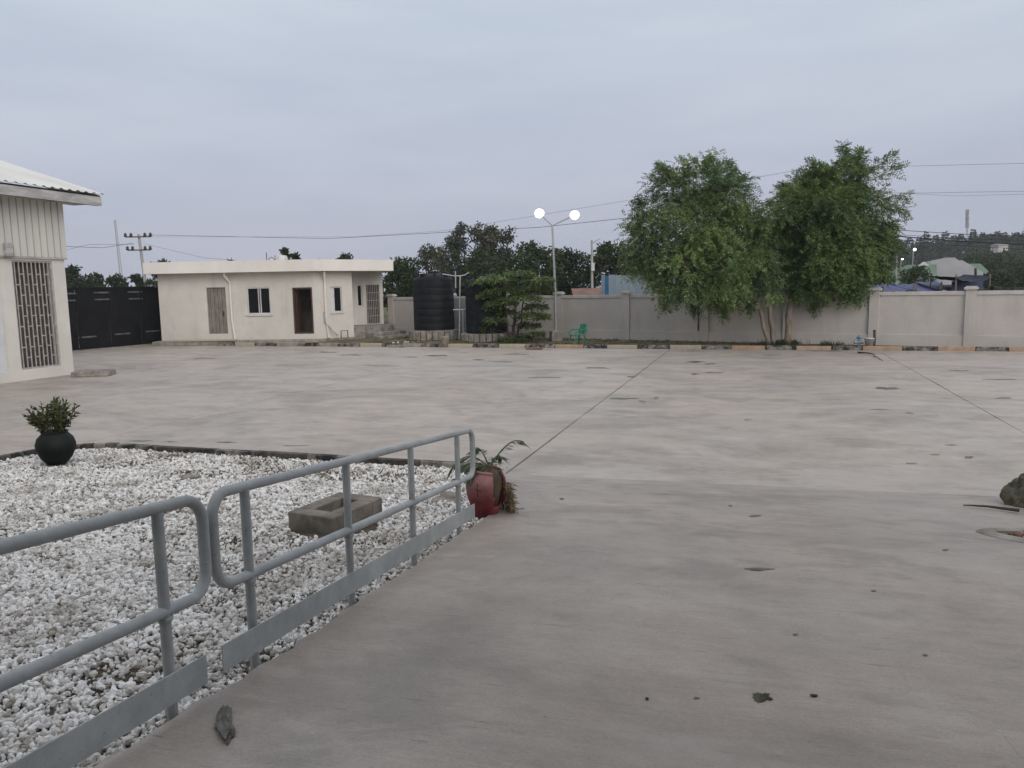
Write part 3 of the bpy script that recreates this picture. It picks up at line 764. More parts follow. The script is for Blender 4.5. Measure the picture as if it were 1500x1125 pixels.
# porch window and barred door
f = frame(gh, D_, E_, shrink(o_win3, 0.004), 0.05, 0.05, 0.06, M['white'], 'window')
sub(f, D_, E_, o_win3[0] + .05, o_win3[1] - .05, o_win3[2] + .05, o_win3[3] - .05, 0.08, 0.012, M['glass'], 'pane')
f = frame(gh, D_, E_, shrink(o_bdoor, 0.004), 0.04, 0.045, 0.06, M['taupe'], 'barred_door')
for k in range(7):
    u = o_bdoor[0] + 0.05 + (o_bdoor[1] - o_bdoor[0] - 0.1) * (k + 0.5) / 7
    sub(f, D_, E_, u - 0.012, u + 0.012, o_bdoor[2] + .045, o_bdoor[3] - .045, 0.055, 0.02, M['bar'], 'bar')
for k in range(1, 5):
    z = o_bdoor[2] + (o_bdoor[3] - o_bdoor[2]) * k / 5
    sub(f, D_, E_, o_bdoor[0] + .045, o_bdoor[1] - .045, z - .015, z + .015, 0.036, 0.016, M['bar'], 'crossbar')
sub(f, D_, E_, o_bdoor[0] + .045, o_bdoor[1] - .045, o_bdoor[2] + .045, o_bdoor[3] - .045, 0.10, 0.03, M['curtain'], 'door_leaf')
# porch floor, steps
mb = MB(); mb.prism([C_, D_, E_, (-6.1, 40.35), (-7.35, 38.95)], 0.0, o_bdoor[2] - 0.03); mb.build('porch_floor', M['roughconc'], gh, bevel=0.02)
mb = MB(); mb.prism([(-7.3, 38.8), (-6.0, 40.3), (-5.45, 39.9), (-6.85, 38.4)], 0.0, 0.40); mb.build('step', M['roughconc'], gh, bevel=0.02)
mb = MB(); mb.prism([(-6.82, 38.36), (-5.42, 39.86), (-5.0, 39.5), (-6.5, 38.0)], 0.0, 0.22); mb.build('step', M['roughconc'], gh, bevel=0.02)
# downpipes
def pipe(u, a, b, foot_du, name='downpipe'):
    l, _ = plane_hit(u, 420, a, b); a_, d, n = axis(a, b)
    top = a_ + d * (l - 0.12) - n * 0.35; p = a_ + d * l - n * 0.06; ft = a_ + d * (l + foot_du) - n * 0.06
    mb = MB(); mb.tube([(top.x, top.y, 3.46), (top.x, top.y, 3.32), (p.x, p.y, 3.0), (p.x, p.y, 2.8), (p.x, p.y, 1.2), (ft.x, ft.y, 0.24)], 0.055, 10)
    return mb.build(name, M['creamlight'], gh)
pipe(337.5, A, B, 0.1); pipe(475, B, C_, 0.08)
a_, d, n = axis(B, C_); p0 = a_ + d * 0.45 - n * 0.05; p1 = a_ + d * 1.0 - n * 0.3
mb = MB(); mb.tube([(p0.x, p0.y, 1.5), (p0.x, p0.y, 1.0), (p1.x, p1.y, 0.3)], 0.03, 8); mb.build('hose_pipe', M['fascia'], gh)
mb = MB(); q = a_ + d * 1.1 - n * 0.45; r_ = a_ + d * 1.45 - n * 0.45
mb.tube([(q.x, q.y, 0.2), (q.x, q.y, 0.55), (r_.x, r_.y, 0.55), (r_.x, r_.y, 0.2)], 0.025, 8); mb.build('standpipe', M['grime_shade'], gh)
c = at(236, 412, 38.5)
mb = MB()
for dx in (-0.25, 0.2): mb.box((c.x + dx, 38.4, 3.15), (0.05, 0.05, 0.7))
mb.box((c.x - 0.02, 38.4, 3.5), (0.5, 0.05, 0.05)); mb.build('bracket', M['darkbar'], gh)

# rooftop antenna and small white header tank
c = at(396, 377, 42)
ant = thing('roof_antenna', 'thin rusty antenna frame on the guard house roof', 'antenna', (c.x, 42, 3.6))
mb = MB(); mb.tube([(c.x - .2, 42, 3.6), (c.x - .2, 42, 4.6)], 0.03, 6); mb.tube([(c.x + .25, 42, 3.6), (c.x + .25, 42, 4.45)], 0.025, 6); mb.build('mast', M['darkbar'], ant)
ring = [(c.x + .05 + .16 * math.cos(k * math.pi / 6), 42, 4.18 + .16 * math.sin(k * math.pi / 6)) for k in range(12)]
mb = MB(); mb.tube(ring, 0.02, 6, True); mb.build('loop', M['darkbar'], ant)
c = at(413, 376, 43)
mb = MB(); mb.lathe([(0.0, 0), (0.3, 0), (0.3, 0.75), (0.24, 0.85), (0.0, 0.88)], 16, (c.x, 43, 3.62))
tag(mb.build('header_tank', M['white']), 'small white water drum on the guard house roof', 'tank')

# ================================================================== BLACK GATE
GA, GB = Vector((-20.3, 33.4)), Vector((-17.55, 39.6))
gate = thing('yard_gate', 'wide black sheet metal yard gate between shed and guard house', 'gate', (GA.x, GA.y, 0))
gd = (GB - GA).normalized(); GL = (GB - GA).length; gn = Vector((gd.y, -gd.x))
nP = 4
for k in range(nP):
    a = GA + gd * (GL * k / nP + 0.03); b = GA + gd * (GL * (k + 1) / nP - 0.03)
    mb = MB(); mb.seg(a, b, 0.03, 0.10, 2.78); mb.build('gate_panel', M['blackgate'], gate)
    mb = MB(); mb.seg(a - gd * 0.03 - gn * 0, a + gd * 0.05, 0.09, 0.05, 2.84, -0.06); mb.build('gate_post', M['blackgate'], gate)
mb = MB(); mb.seg(GA, GB, 0.1, 2.78, 2.86, -0.055); mb.seg(GA, GB, 0.1, 0.03, 0.12, -0.055); mb.build('gate_rail', M['blackgate'], gate)
for u, v, w in ((104, 430, 12), (104, 440, 12), (149, 428.5, 24), (150, 438.5, 24), (197, 427.5, 20), (198, 437.5, 20), (128, 493.5, 25), (179, 489, 22), (223, 485, 20)):
    l, z = plane_hit(u, v, GA, GB); l0 = plane_hit(u - w / 2, v, GA, GB)[0]; l1 = plane_hit(u + w / 2, v, GA, GB)[0]
    mb = MB(); mb.seg(GA + gd * l0, GA + gd * l1, 0.05, z - 0.035, z + 0.03, -0.05); mb.build('batten', M['gategrey'], gate)
mb = MB(); mb.seg(GA, GB, 0.25, 0.0, 0.035, -0.2); mb.build('gate_track', M['rawkerb'], gate)

# ================================================================== SHED (left edge)
SX = -14.0
shed = thing('shed', 'cream shed with ribbed metal upper wall and barred opening', 'building', (SX, 18, 0))
SA, SB = (SX, 24.5), (SX, 6.0)     # walking towards the camera: left side of a->b is +X? keep thickness inwards
SB_T = (SX - 18.5 * math.sin(YA), 24.5 - 18.5 * math.cos(YA))     # true line of the wall, parallel to the yard joints
def sy(u): return plane_hit(u, 460, SA, SB_T)[0]
# measured: grille between sight columns 19 and 86
Lg0, Lg1 = sorted((sy(24), sy(83)))
zg0, zg1 = 0.32, 3.55
Lp0 = sy(6)
def seg_in(parent, u0, u1, z0, z1, depth, th, mat, name, bevel=0):
    """slab on the shed wall; depth measured inwards (towards -X) from the wall face"""
    mb = MB(); x1 = SX - depth; x0 = SX - depth - th
    mb.prism([(x0, 24.5 - u1), (x1, 24.5 - u1), (x1, 24.5 - u0), (x0, 24.5 - u0)], z0, z1)
    return mb.build(name, mat, parent, bevel=bevel)
def shed_wall():
    us = [0.0, Lg0, Lg1, Lp0, Lp0 + 2.4, 18.5]
    seg_in(shed, 0.0, Lg0, 0, 3.66, 0, 0.25, M['shedcream'], 'corner_pier')
    seg_in(shed, Lg0, Lg1, 0, zg0, 0, 0.25, M['shedcream'], 'dado')
    seg_in(shed, Lg0, Lg1, zg1, 3.66, 0, 0.25, M['shedcream'], 'lintel')
    seg_in(shed, Lg1, Lp0, 0, 3.66, 0, 0.25, M['shedcream'], 'pier')
    seg_in(shed, Lp0, Lp0 + 2.4, 0, 0.3, 0, 0.25, M['shedcream'], 'dado')
    seg_in(shed, Lp0, Lp0 + 2.4, 3.2, 3.66, 0, 0.25, M['shedcream'], 'lintel')
    seg_in(shed, Lp0, Lp0 + 2.4, 0.3, 3.2, 0.08, 0.05, M['wpanel'], 'shutter')
    seg_in(shed, Lp0 + 2.4, 18.5, 0, 3.66, 0, 0.25, M['shedcream'], 'side_wall')
shed_wall()
mb = MB(); mb.prism([(-24, 6), (SX - .25, 6), (SX - .25, 6.2), (-24, 6.2)], 0, 5.5); mb.build('end_wall', M['shedcream'], shed)
mb = MB(); mb.prism([(-24, 24.3), (SX - .25, 24.3), (SX - .25, 24.5), (-24, 24.5)], 0, 5.5); mb.build('end_wall', M['shedcream'], shed)
mb = MB(); mb.prism([(SX - 0.30, 24.5 - Lg1), (SX - 0.26, 24.5 - Lg1), (SX - 0.26, 24.5 - Lg0), (SX - 0.30, 24.5 - Lg0)], zg0, zg1); mb.build('mesh_screen', M['curtain'], shed)
gr = seg_in(shed, Lg0, Lg0 + 0.05, zg0, zg1, 0.03, 0.06, M['bar'], 'grille')
seg_in(gr, Lg1 - 0.05, Lg1, zg0, zg1, 0.03, 0.06, M['bar'], 'grille_side')
seg_in(gr, Lg0 + .05, Lg1 - .05, zg0, zg0 + 0.05, 0.03, 0.06, M['bar'], 'grille_side')
seg_in(gr, Lg0 + .05, Lg1 - .05, zg1 - .05, zg1, 0.03, 0.06, M['bar'], 'grille_side')
nb = 9
for k in range(nb):
    u = Lg0 + 0.05 + (Lg1 - Lg0 - 0.1) * (k + 0.5) / nb
    seg_in(gr, u - 0.016, u + 0.016, zg0 + .05, zg1 - .05, 0.045, 0.02, M['bar'], 'bar')
for k in range(nb - 1):            # short staggered ties between the bars
    u0 = Lg0 + 0.05 + (Lg1 - Lg0 - 0.1) * (k + 0.5) / nb; u1 = u0 + (Lg1 - Lg0 - 0.1) / nb
    for j in range(5):
        z = zg0 + 0.35 + j * 0.62 + (0.31 if k % 2 else 0)
        if z < zg1 - 0.1: seg_in(gr, u0 + .016, u1 - .016, z - .016, z + .016, 0.047, 0.016, M['bar'], 'tie')
# ribbed siding sheets
sheet_w = 0.93
n_sh = 20
for k in range(n_sh):
    u0 = -0.05 + k * sheet_w
    prof = []
    for j in range(4):
        b0 = u0 + j * sheet_w / 4
        prof += [(b0, 0.05), (b0 + 0.165, 0.05), (b0 + 0.175, 0.068), (b0 + 0.20, 0.068), (b0 + 0.205, 0.0), (b0 + 0.228, 0.0)]
    prof.append((u0 + sheet_w, 0.05))
    V = []; Fs = []
    for (u, dpt) in prof: V += [(SX + 0.03 + dpt, 24.5 - u, 3.67), (SX + 0.03 + dpt, 24.5 - u, 5.62)]
    for j in range(len(prof) - 1): Fs.append((2 * j, 2 * j + 1, 2 * j + 3, 2 * j + 2))
    mb = MB(); mb.add(V, Fs); mb.build('siding_sheet', M['siding'], shed)
mb = MB(); mb.prism([(SX + 0.0, 6), (SX + 0.075, 6), (SX + 0.075, 24.56), (SX + 0.0, 24.56)], 3.615, 3.668); mb.build('drip_flashing', M['fascia'], shed)
# far end of the siding, turned round the corner
mb = MB(); mb.prism([(SX - 6, 24.5), (SX + 0.03, 24.5), (SX + 0.03, 24.55), (SX - 6, 24.55)], 3.67, 5.62); mb.build('end_siding', M['siding'], shed)
# roof
RX0, RX1 = SX + 0.92, -20.5
ze, zr = 5.66, 8.0
V = []; Fs = []; ys_ = np.arange(5.0, 25.42, 0.033)
for y in ys_:
    w_ = 0.03 * max(-0.35, math.sin(2 * math.pi * y / 0.30))
    V += [(RX0, y, ze + w_), (RX1, y, zr + w_)]
for j in range(len(ys_) - 1): Fs.append((2 * j, 2 * j + 1, 2 * j + 3, 2 * j + 2))
mb = MB(); mb.add(V, Fs, True); mb.add([(x, y, z - 0.012) for x, y, z in V], [f_[::-1] for f_ in Fs], True); mb.build('roof', M['roofsheet'], shed)
mb = MB(); mb.prism([(RX0 - 0.10, 5.0), (RX0 - 0.06, 5.0), (RX0 - 0.06, 25.3), (RX0 - 0.10, 25.3)], ze - 0.36, ze - 0.085); mb.build('fascia_board', M['fascia'], shed)
mb = MB(); mb.add([(RX0 - .1, 25.3, ze - .36), (RX0 - .1, 25.3, ze - .04), (RX1, 25.3, zr - .04), (RX1, 25.3, zr - .36)], [(0, 1, 2, 3)])
mb.add([(RX0 - .1, 25.26, ze - .36), (RX0 - .1, 25.26, ze - .04), (RX1, 25.26, zr - .04), (RX1, 25.26, zr - .36)], [(3, 2, 1, 0)]); mb.build('barge_board', M['fascia'], shed)
mb = MB(); mb.prism([(RX0 - 0.2, 5.0), (RX0 - 0.15, 5.0), (RX0 - 0.15, 25.25), (RX0 - 0.2, 25.25)], ze - 0.36, ze - 0.02); mb.build('eave_shade', M['grime_shade'], shed)  # dark strip behind the eave gap, coloured as its shade
mb = MB(); mb.add([(RX0 - .11, 5, ze - .30), (RX0 - .11, 25.25, ze - .30), (SX - .2, 25.25, ze - .30), (SX - .2, 5, ze - .30)], [(0, 1, 2, 3)]); mb.build('soffit', M['fascia'], shed)
l, z = plane_hit(6, 366, SA, SB_T)
mb = MB(); mb.box((SX + 0.16, 24.5 - l, z), (0.14, 0.22, 0.40)); mb.box((SX + 0.09, 24.5 - l, z + 0.1), (0.1, 0.06, 0.06)); mb.build('wall_light', M['fascia'], shed, bevel=0.02)
p = Vector((SX - 3.2, 24.2, 7.12))
mb = MB(); mb.box((p.x, 24.2, p.z + .03), (0.55, 0.3, 0.05)); mb.build('roof_vent', M['fascia'], shed)

_pv = Vector((SX, 24.5, 0)); _rot = Matrix.Rotation(-YA, 3, 'Z')
shed.location = _pv + _rot @ (shed.location - _pv); shed.rotation_euler = (0, 0, -YA)
p0, p1 = gnd(104, 553), gnd(160, 551)
sb = MB(); sb.prism([p0.xy[:], p1.xy[:], (p1.x - 0.15, p1.y + 0.75), (p0.x - 0.2, p0.y + 0.75)], 0.0, 0.16)
tag(sb.build('step_slab', M['roughconc'], bevel=0.025), 'low rough concrete step slab beside the cream shed corner', 'step')

# ================================================================== RAILING
def rail_s(u, dz, t=-2.13):
    lo, hi = 0.2, 9.0
    for _ in range(60):
        m = (lo + hi) / 2; p = rp(m, t, dz)
        # project
        x, y, z = p.x, p.y, p.z - EYE
        fw = y * math.cos(PITCH) - z * math.sin(PITCH); dn = -y * math.sin(PITCH) - z * math.cos(PITCH)
        U = 750 + FPX * x / fw * math.cos(ROLL) + FPX * dn / fw * math.sin(ROLL)
        if U < u: lo = m
        else: hi = m
    return (lo + hi) / 2
def railing(name, label, s0, s1, posts, ps0, ps1, grp):
    t = -2.13
    root = thing(name, label, 'railing', rp((s0 + s1) / 2, t), 0, grp)
    ht, hm, rc = 0.865, 0.435, 0.11
    loop = []
    def arc(cs, ch, a0, a1):
        for k in range(9):
            a = a0 + (a1 - a0) * k / 8; loop.append(rp(cs + rc * math.cos(a), t, ch + rc * math.sin(a)))
    arc(s1 - rc, ht - rc, math.pi / 2, 0); arc(s1 - rc, hm + rc, 0, -math.pi / 2)
    arc(s0 + rc, hm + rc, -math.pi / 2, -math.pi); arc(s0 + rc, ht - rc, math.pi, math.pi / 2)
    mb = MB(); mb.tube(loop, 0.0248, 16, True); mb.build('rail_loop', M['railpaint'], root)
    for s in posts:
        b = rp(s, t, -0.14); c = rp(s, t, 0.85)
        mb = MB(); mb.tube([b, (b.x, b.y, c.z)], 0.0232, 14); mb.build('post', M['railpaint'], root)
        w = MB(); w.lathe([(0.0275, -0.012), (0.033, 0.0), (0.0275, 0.012)], 12, tuple(rp(s, t, hm - 0.03))); w.build('weld', M['railpaint'], root)
    mb = MB(); q = []
    for s in (ps0, ps1):
        for tt in (t + 0.031, t + 0.037):
            for dz in (0.055, 0.185): q.append(rp(s, tt, dz))
    mb.add(q, [(0, 1, 3, 2), (4, 6, 7, 5), (0, 4, 5, 1), (2, 3, 7, 6), (0, 2, 6, 4), (1, 5, 7, 3)]); mb.build('kick_plate', M['kick'], root, bevel=0.002)
    return root
pA = rail_s(242, 0.4)
railing('handrail', 'nearer grey tubular handrail running out of frame at the lower left', 0.05, rail_s(299, 0.65), [pA, pA - 1.1, pA - 2.1], 0.0, rail_s(293, 0.12), 'grey railings along the ramp')
railing('handrail', 'farther grey tubular handrail ending beside the red pot', rail_s(313, 0.65), rail_s(692, 0.7), [rail_s(366, 0.4), rail_s(511, 0.4), rail_s(604, 0.4), rail_s(671, 0.4)], rail_s(316, 0.12), rail_s(690, 0.12), 'grey railings along the ramp')

# ================================================================== LEAF HELPERS
def unit(a): return a / np.maximum(np.linalg.norm(a, axis=-1, keepdims=True), 1e-9)
def blob_points(blobs, n, r, shell=0.5):
    """blobs: rows (x,y,z,rx,ry,rz); points spread through the blobs, denser outside"""
    bl = np.array(blobs, float); w = (bl[:, 3] * bl[:, 4] + bl[:, 3] * bl[:, 5] + bl[:, 4] * bl[:, 5]); w /= w.sum()
    i = r.choice(len(bl), n, p=w); d = unit(r.normal(size=(n, 3))); rad = r.random(n) ** shell
    rad *= 0.86 + 0.3 * r.random(n) * (r.random(n) < 0.3)
    return bl[i, :3] + d * bl[i, 3:] * rad[:, None], d, i
def quads(c, d, nrm, L, W):
    """leaf quads: base c, direction d, face normal nrm"""
    s = unit(np.cross(d, nrm)); L = np.broadcast_to(L, (len(c),))[:, None]; W = np.broadcast_to(W, (len(c),))[:, None]
    return np.stack([c, c + d * L * 0.45 + s * W / 2, c + d * L, c + d * L * 0.45 - s * W / 2], 1)
def sprays(o, d, r, L=0.36, pairs=5, ll=0.125, lw=0.040, droop=0.35):
    """pinnate leaves: o origins, d directions -> (M,4,3) leaflets"""
    n = len(o); up = np.array([0, 0, 1.0])
    side = unit(np.cross(d, up + r.normal(size=(n, 3)) * 0.5)); nr = unit(np.cross(side, d))
    out = []
    Ls = L * r.uniform(0.65, 1.25, n)
    for k in range(pairs):
        f_ = (k + 0.7) / pairs
        base = o + d * (Ls * f_)[:, None] - up * (droop * Ls * f_ * f_)[:, None]
        for sg in (-1, 1):
            dd = unit(d * 0.55 + side * sg * 0.85 - up * 0.35 + r.normal(size=(n, 3)) * 0.15)
            out.append(quads(base, dd, nr + r.normal(size=(n, 3)) * 0.3, ll * r.uniform(0.7, 1.2, n), lw))
    end = o + d * Ls[:, None] - up * (droop * Ls)[:, None]
    out.append(quads(end, unit(d - up * droop), nr, ll, lw))
    return np.concatenate(out, 0)
def limb(mb, a, b, r0, r1, r, wob=0.06, n=6):
    a, b = Vector(a), Vector(b); L = (b - a).length; pts = []; rs = []
    for k in range(n + 1):
        f_ = k / n; w_ = math.sin(math.pi * f_) * L * wob
        pts.append(a.lerp(b, f_) + Vector((r.uniform(-1, 1), r.uniform(-1, 1), r.uniform(-.3, .6))) * w_ * 0.6)
        rs.append(r0 + (r1 - r0) * f_)
    mb.tube(pts, rs, 8)
    return pts

# ================================================================== BIG YARD TREES
def neem(name, label, foot, fork, blobs_px, Y, n, seed, mat, sprigs, deps, trunks):
    r = np.random.default_rng(seed); pr = random.Random(seed)
    root = thing(name, label, 'tree', foot, 0)
    k = Y / 1136.0
    bl = []
    for j, (u, v, rr) in enumerate(blobs_px):
        p = at(u, v, Y + deps[j % len(deps)])
        bl.append((p.x, p.y, p.z, rr * k * 0.95, rr * k, rr * k * 0.90))
    tb = MB(); forks = []
    for (f0, f1, r0) in trunks:
        pts = limb(tb, f0, f1, r0, r0 * 0.7, pr, 0.03, 7); forks.append((Vector(f1), r0 * 0.62))
    tb.build('trunk', M['bark'], root)
    lb = MB(); tips = []
    for j, b in enumerate(bl):
        f_, rr0 = forks[j % len(forks)]
        c = Vector(b[:3]); mid = f_.lerp(c, 0.5) + Vector((0, 0, 0.25))
        limb(lb, f_, mid, rr0 * 0.55, 0.05, pr, 0.06, 4)
        for q in range(4):
            e = c + Vector((pr.uniform(-1, 1), pr.uniform(-1, 1), pr.uniform(-.6, 1))) * b[3] * 0.7
            limb(lb, mid, e, 0.045, 0.012, pr, 0.08, 4)
    for (u, v, du, dv) in sprigs:
        a = at(u, v, Y); b = at(u + du, v + dv, Y + pr.uniform(-.5, .5)); limb(lb, a, b, 0.022, 0.006, pr, 0.05, 4)
    lb.build('limb', M['bark'], root)
    o, d, i = blob_points(bl, n, r, 0.42)
    # clumpy: pull leaves towards sub-clump centres, leave gaps between
    nc = len(bl) * 26
    cc, cd, ci = blob_points(bl, nc, r, 0.35)
    pick = r.integers(0, nc, n)
    take = r.random(n) < 0.78
    o = np.where(take[:, None], cc[pick] + r.normal(size=(n, 3)) * np.array([0.20, 0.20, 0.13]), o)
    d = np.where(take[:, None], cd[pick], d)
    dd = unit(d * 0.8 + r.normal(size=(n, 3)) * 0.55 + np.array([0, 0, -0.15]))
    parts = [sprays(o, dd, r)]
    for (u, v, du, dv) in sprigs:
        m = 44; f_ = r.random(m) ** 0.7
        a = np.array(at(u, v, Y)); b = np.array(at(u + du, v + dv, Y))
        oo = a + (b - a) * f_[:, None] + r.normal(size=(m, 3)) * 0.05
        ax = unit((b - a)[None])[0]
        parts.append(sprays(oo, unit(ax + r.normal(size=(m, 3)) * 0.7), r))
    np_mesh('crown', np.concatenate(parts), mat, parent=root)
    return root
TY = 30.0
f1_ = at(1134, 500, 29.9); f2_ = at(1152, 500, 29.95); f1_.z = f2_.z = 0.08
f3_ = at(1128, 500, 29.8); f4_ = at(1144, 500, 29.8); f3_.z = f4_.z = 0.0
neem('yard_tree', 'bushy green feathery tree leaning over the wall, left of the pair', f1_, None,
     [(1030, 268, 36), (992, 282, 40), (1066, 292, 40), (952, 335, 30), (1008, 335, 55), (1072, 345, 50), (955, 385, 34), (1000, 395, 48), (1062, 392, 50), (1050, 418, 34), (1105, 385, 34), (1090, 412, 28), (985, 415, 24), (940, 352, 20), (1112, 335, 22), (1108, 365, 26), (1040, 375, 50), (1118, 395, 22), (1124, 345, 26), (1122, 318, 16), (1130, 378, 24), (1135, 408, 18), (1128, 425, 12)],
     TY, 12500, 21, M['leaf'], [(1000, 262, -32, -20), (1040, 255, 30, -16), (1030, 258, 8, -26), (958, 330, -34, 4), (985, 275, -18, -28), (945, 370, -24, 10), (1060, 270, 14, -22), (985, 425, -14, 22), (1010, 432, 10, 20), (950, 300, -14, -6), (1055, 440, 6, 16), (1085, 430, 10, 16)],
     [0.0, 0.5, -0.5, 0.3, -0.6, 0.6, 0.2, -0.8, -0.9, -0.4, 0.1, 0.0, 0.0, 0.0, 0.2],
     [(tuple(f1_ - Vector((0, 0, .1))), tuple(at(1122, 412, TY)), 0.11), (tuple(f3_), tuple(at(1100, 405, TY)), 0.09)])
TY -= 0.1
neem('yard_tree', 'dense darker green tree with bare pale trunk, right of the pair', f2_, None,
     [(1236, 262, 36), (1192, 276, 38), (1155, 305, 32), (1215, 315, 55), (1266, 308, 42), (1158, 345, 40), (1225, 365, 55), (1278, 358, 32), (1200, 395, 40), (1248, 396, 36), (1282, 388, 20), (1165, 375, 32), (1235, 416, 20), (1188, 415, 22)],
     TY + 0.4, 13500, 22, M['leafd'], [(1240, 250, -8, -36), (1260, 262, 48, -34), (1275, 265, 40, -22), (1250, 245, 14, -22), (1280, 295, 48, -10), (1285, 300, 42, 8), (1190, 262, 0, -26), (1290, 325, 20, 6), (1285, 350, 24, 2), (1230, 430, -6, 14), (1190, 428, 6, 18), (1265, 415, 12, 14), (1165, 290, -16, -16)],
     [0.0, 0.4, -0.2, -0.5, 0.3, 0.5, -0.8, 0.0, -0.5, -0.3, 0.2, 0.4, -0.4, -0.5],
     [(tuple(f2_ - Vector((0, 0, .1))), tuple(at(1163, 400, TY + .5)), 0.15)])

# small layered tree by the tanks
sf = gnd(752, 501, 0.08)
SY = sf.y
st = thing('small_tree', 'small layered tree with flat leafy tiers in front of the tanks', 'tree', sf)
pr = random.Random(5); r = np.random.default_rng(5)
tb = MB(); limb(tb, sf - Vector((0, 0, .05)), at(757, 405, SY), 0.085, 0.03, pr, 0.03, 9)
limb(tb, sf + Vector((.1, .1, -.05)), at(772, 425, SY), 0.05, 0.02, pr, 0.05, 7); limb(tb, sf + Vector((-.15, .0, -.05)), at(733, 430, SY + .3), 0.05, 0.02, pr, 0.05, 7)
tb.build('trunk', M['darkbark'], st)
lb = MB(); leaves = []
tiers = [(760, 398, 22), (728, 404, 28), (790, 406, 22), (708, 412, 18), (770, 414, 34), (740, 420, 34), (795, 420, 18), (715, 430, 16), (760, 432, 30), (735, 440, 22),
         (785, 446, 16), (778, 458, 22), (795, 462, 9), (775, 474, 15), (726, 466, 15), (713, 480, 9), (788, 488, 8), (740, 455, 15), (720, 448, 12), (768, 492, 9), (742, 496, 10)]
for j, (u, v, rr) in enumerate(tiers):
    p = at(u, v, SY + pr.uniform(-0.5, 0.5)); rad = rr * SY / 1136
    limb(lb, at(754, min(v + 14, 490), SY), p, 0.02, 0.008, pr, 0.05, 4)
    m = int(60 + rr * 20)
    a = r.uniform(0, 6.283, m); q = np.sqrt(r.random(m)) * rad
    o = np.stack([p.x + q * np.cos(a), p.y + q * np.sin(a), p.z - 0.22 * q + r.normal(size=m) * 0.05], -1)
    d = unit(np.stack([np.cos(a), np.sin(a), r.normal(size=m) * 0.25 - 0.25], -1) + r.normal(size=(m, 3)) * 0.35)
    leaves.append(quads(o, d, np.array([0, 0, 1.0]) + r.normal(size=(m, 3)) * 0.45, r.uniform(0.13, 0.26, m), 0.075))
lb.build('limb', M['darkbark'], st)
np_mesh('crown', np.concatenate(leaves), M['almond'], parent=st)

# ================================================================== WATER TANKS
def tank(label, u, vb, vt, Y, wpx):
    c = at(u, vb, Y); top = at(u, vt, Y); h = top.z - c.z; R_ = wpx * Y / 1127 / 2
    root = thing('water_tank', label, 'water tank', (c.x, Y, c.z), 0, 'black water tanks by the wall')
    prof = [(0.0, 0), (R_, 0)]
    hb = h * 0.84; nr = 7
    for k in range(nr):
        z0 = hb * k / nr; dz = hb / nr
        prof += [(R_ - .003, z0 + .02), (R_, z0 + .06), (R_, z0 + dz * .90), (R_ - .004, z0 + dz * .93), (R_ - .004, z0 + dz * .97)]
    prof += [(R_, hb), (R_ * 0.93, hb + h * .05), (R_ * 0.62, hb + h * .10), (R_ * .34, hb + h * .125), (0, hb + h * .13)]
    mb = MB(); mb.lathe(prof, 40, (c.x, Y, c.z)); mb.build('body', M['tank'], root)
    mb = MB(); mb.lathe([(R_ * .26, hb + h * .12), (R_ * .27, h * .985), (R_ * .22, h), (0, h)], 24, (c.x, Y, c.z)); mb.build('lid', M['tank'], root)
    for k in range(8):
        a = k * math.pi / 4 + .2; q = (c.x + R_ * .7 * math.cos(a), Y + R_ * .7 * math.sin(a), c.z + hb + h * .085)
        mb = MB(); mb.box(q, (R_ * .42, 0.09, h * .07), a); mb.build('rib', M['tank'], root, bevel=0.02)
    return root, c, R_
t1_, tc1, tr1 = tank('black ribbed plastic water tank nearer the guard house', 636.5, 482.5, 397.5, 37.2, 59)
t2_, tc2, tr2 = tank('black ribbed plastic water tank behind the small layered tree', 713, 487, 401, 35.6, 60)
for label, c, R_ in (('round stone edged base under the tank nearer the guard house', tc1, tr1), ('round stone edged base under the tank behind the small tree', tc2, tr2)):
    root = thing('tank_base', label, 'plinth', (c.x, c.y, 0.08), 0, 'tank bases')
    mb = MB(); mb.lathe([(0, 0.0), (R_ + .16, 0.0), (R_ + .16, c.z - .005), (0, c.z - .005)], 40, (c.x, c.y, 0), False); mb.build('core', M['roughconc'], root)
    n = 26
    for k in range(n):
        a = 2 * math.pi * k / n
        if math.sin(a) > 0.5: continue
        mb = MB(); mb.box((c.x + (R_ + .2) * math.cos(a), c.y + (R_ + .2) * math.sin(a), 0.08 + (c.z - .08) / 2 + random.uniform(-.02, .02)), (0.12, 0.235, c.z - .1), a + random.uniform(-.08, .08))
        mb.build('stone', M['roughconc'] if k % 3 else M['plainconc'], root, bevel=0.03)
ps = thing('pipe_stand', 'grey steel pipe stand with splayed arms between the tanks', 'pipework', gnd(673, 490, 0.1))
PY = 35.9
b_ = at(672.5, 490, PY); t_ = at(674, 404, PY)
mb = MB(); mb.tube([(b_.x, PY, 0.08), (t_.x, PY, t_.z)], 0.036, 10); mb.build('riser', M['galv'], ps)
mb = MB(); l_ = at(648, 401.5, PY); m_ = at(667, 404.5, PY); mb.tube([l_, m_, t_], 0.028, 8); mb.build('arm', M['galv'], ps)
mb = MB(); r2_ = at(687, 399, PY); mb.tube([t_, at(681, 403, PY), r2_], 0.026, 8); mb.build('arm', M['galv'], ps)
mb = MB(); mb.tube([at(667, 397, PY), at(667.5, 422, PY)], 0.03, 8); mb.build('vent_pipe', M['galv'], ps)
mb = MB(); mb.tube([at(664, 454, PY), at(688, 453.5, PY)], 0.035, 8); mb.build('cross_pipe', M['galv'], ps)
mb = MB(); mb.tube([at(678, 454, PY), at(678.5, 490, PY)], 0.03, 8); mb.build('drop_pipe', M['galv'], ps)
c0, c1 = at(665, 460, 38.2), at(686, 460, 37.6)
mb = MB(); mb.seg((c0.x, 38.2), (c1.x, 37.6), 0.05, 0.1, 2.05)
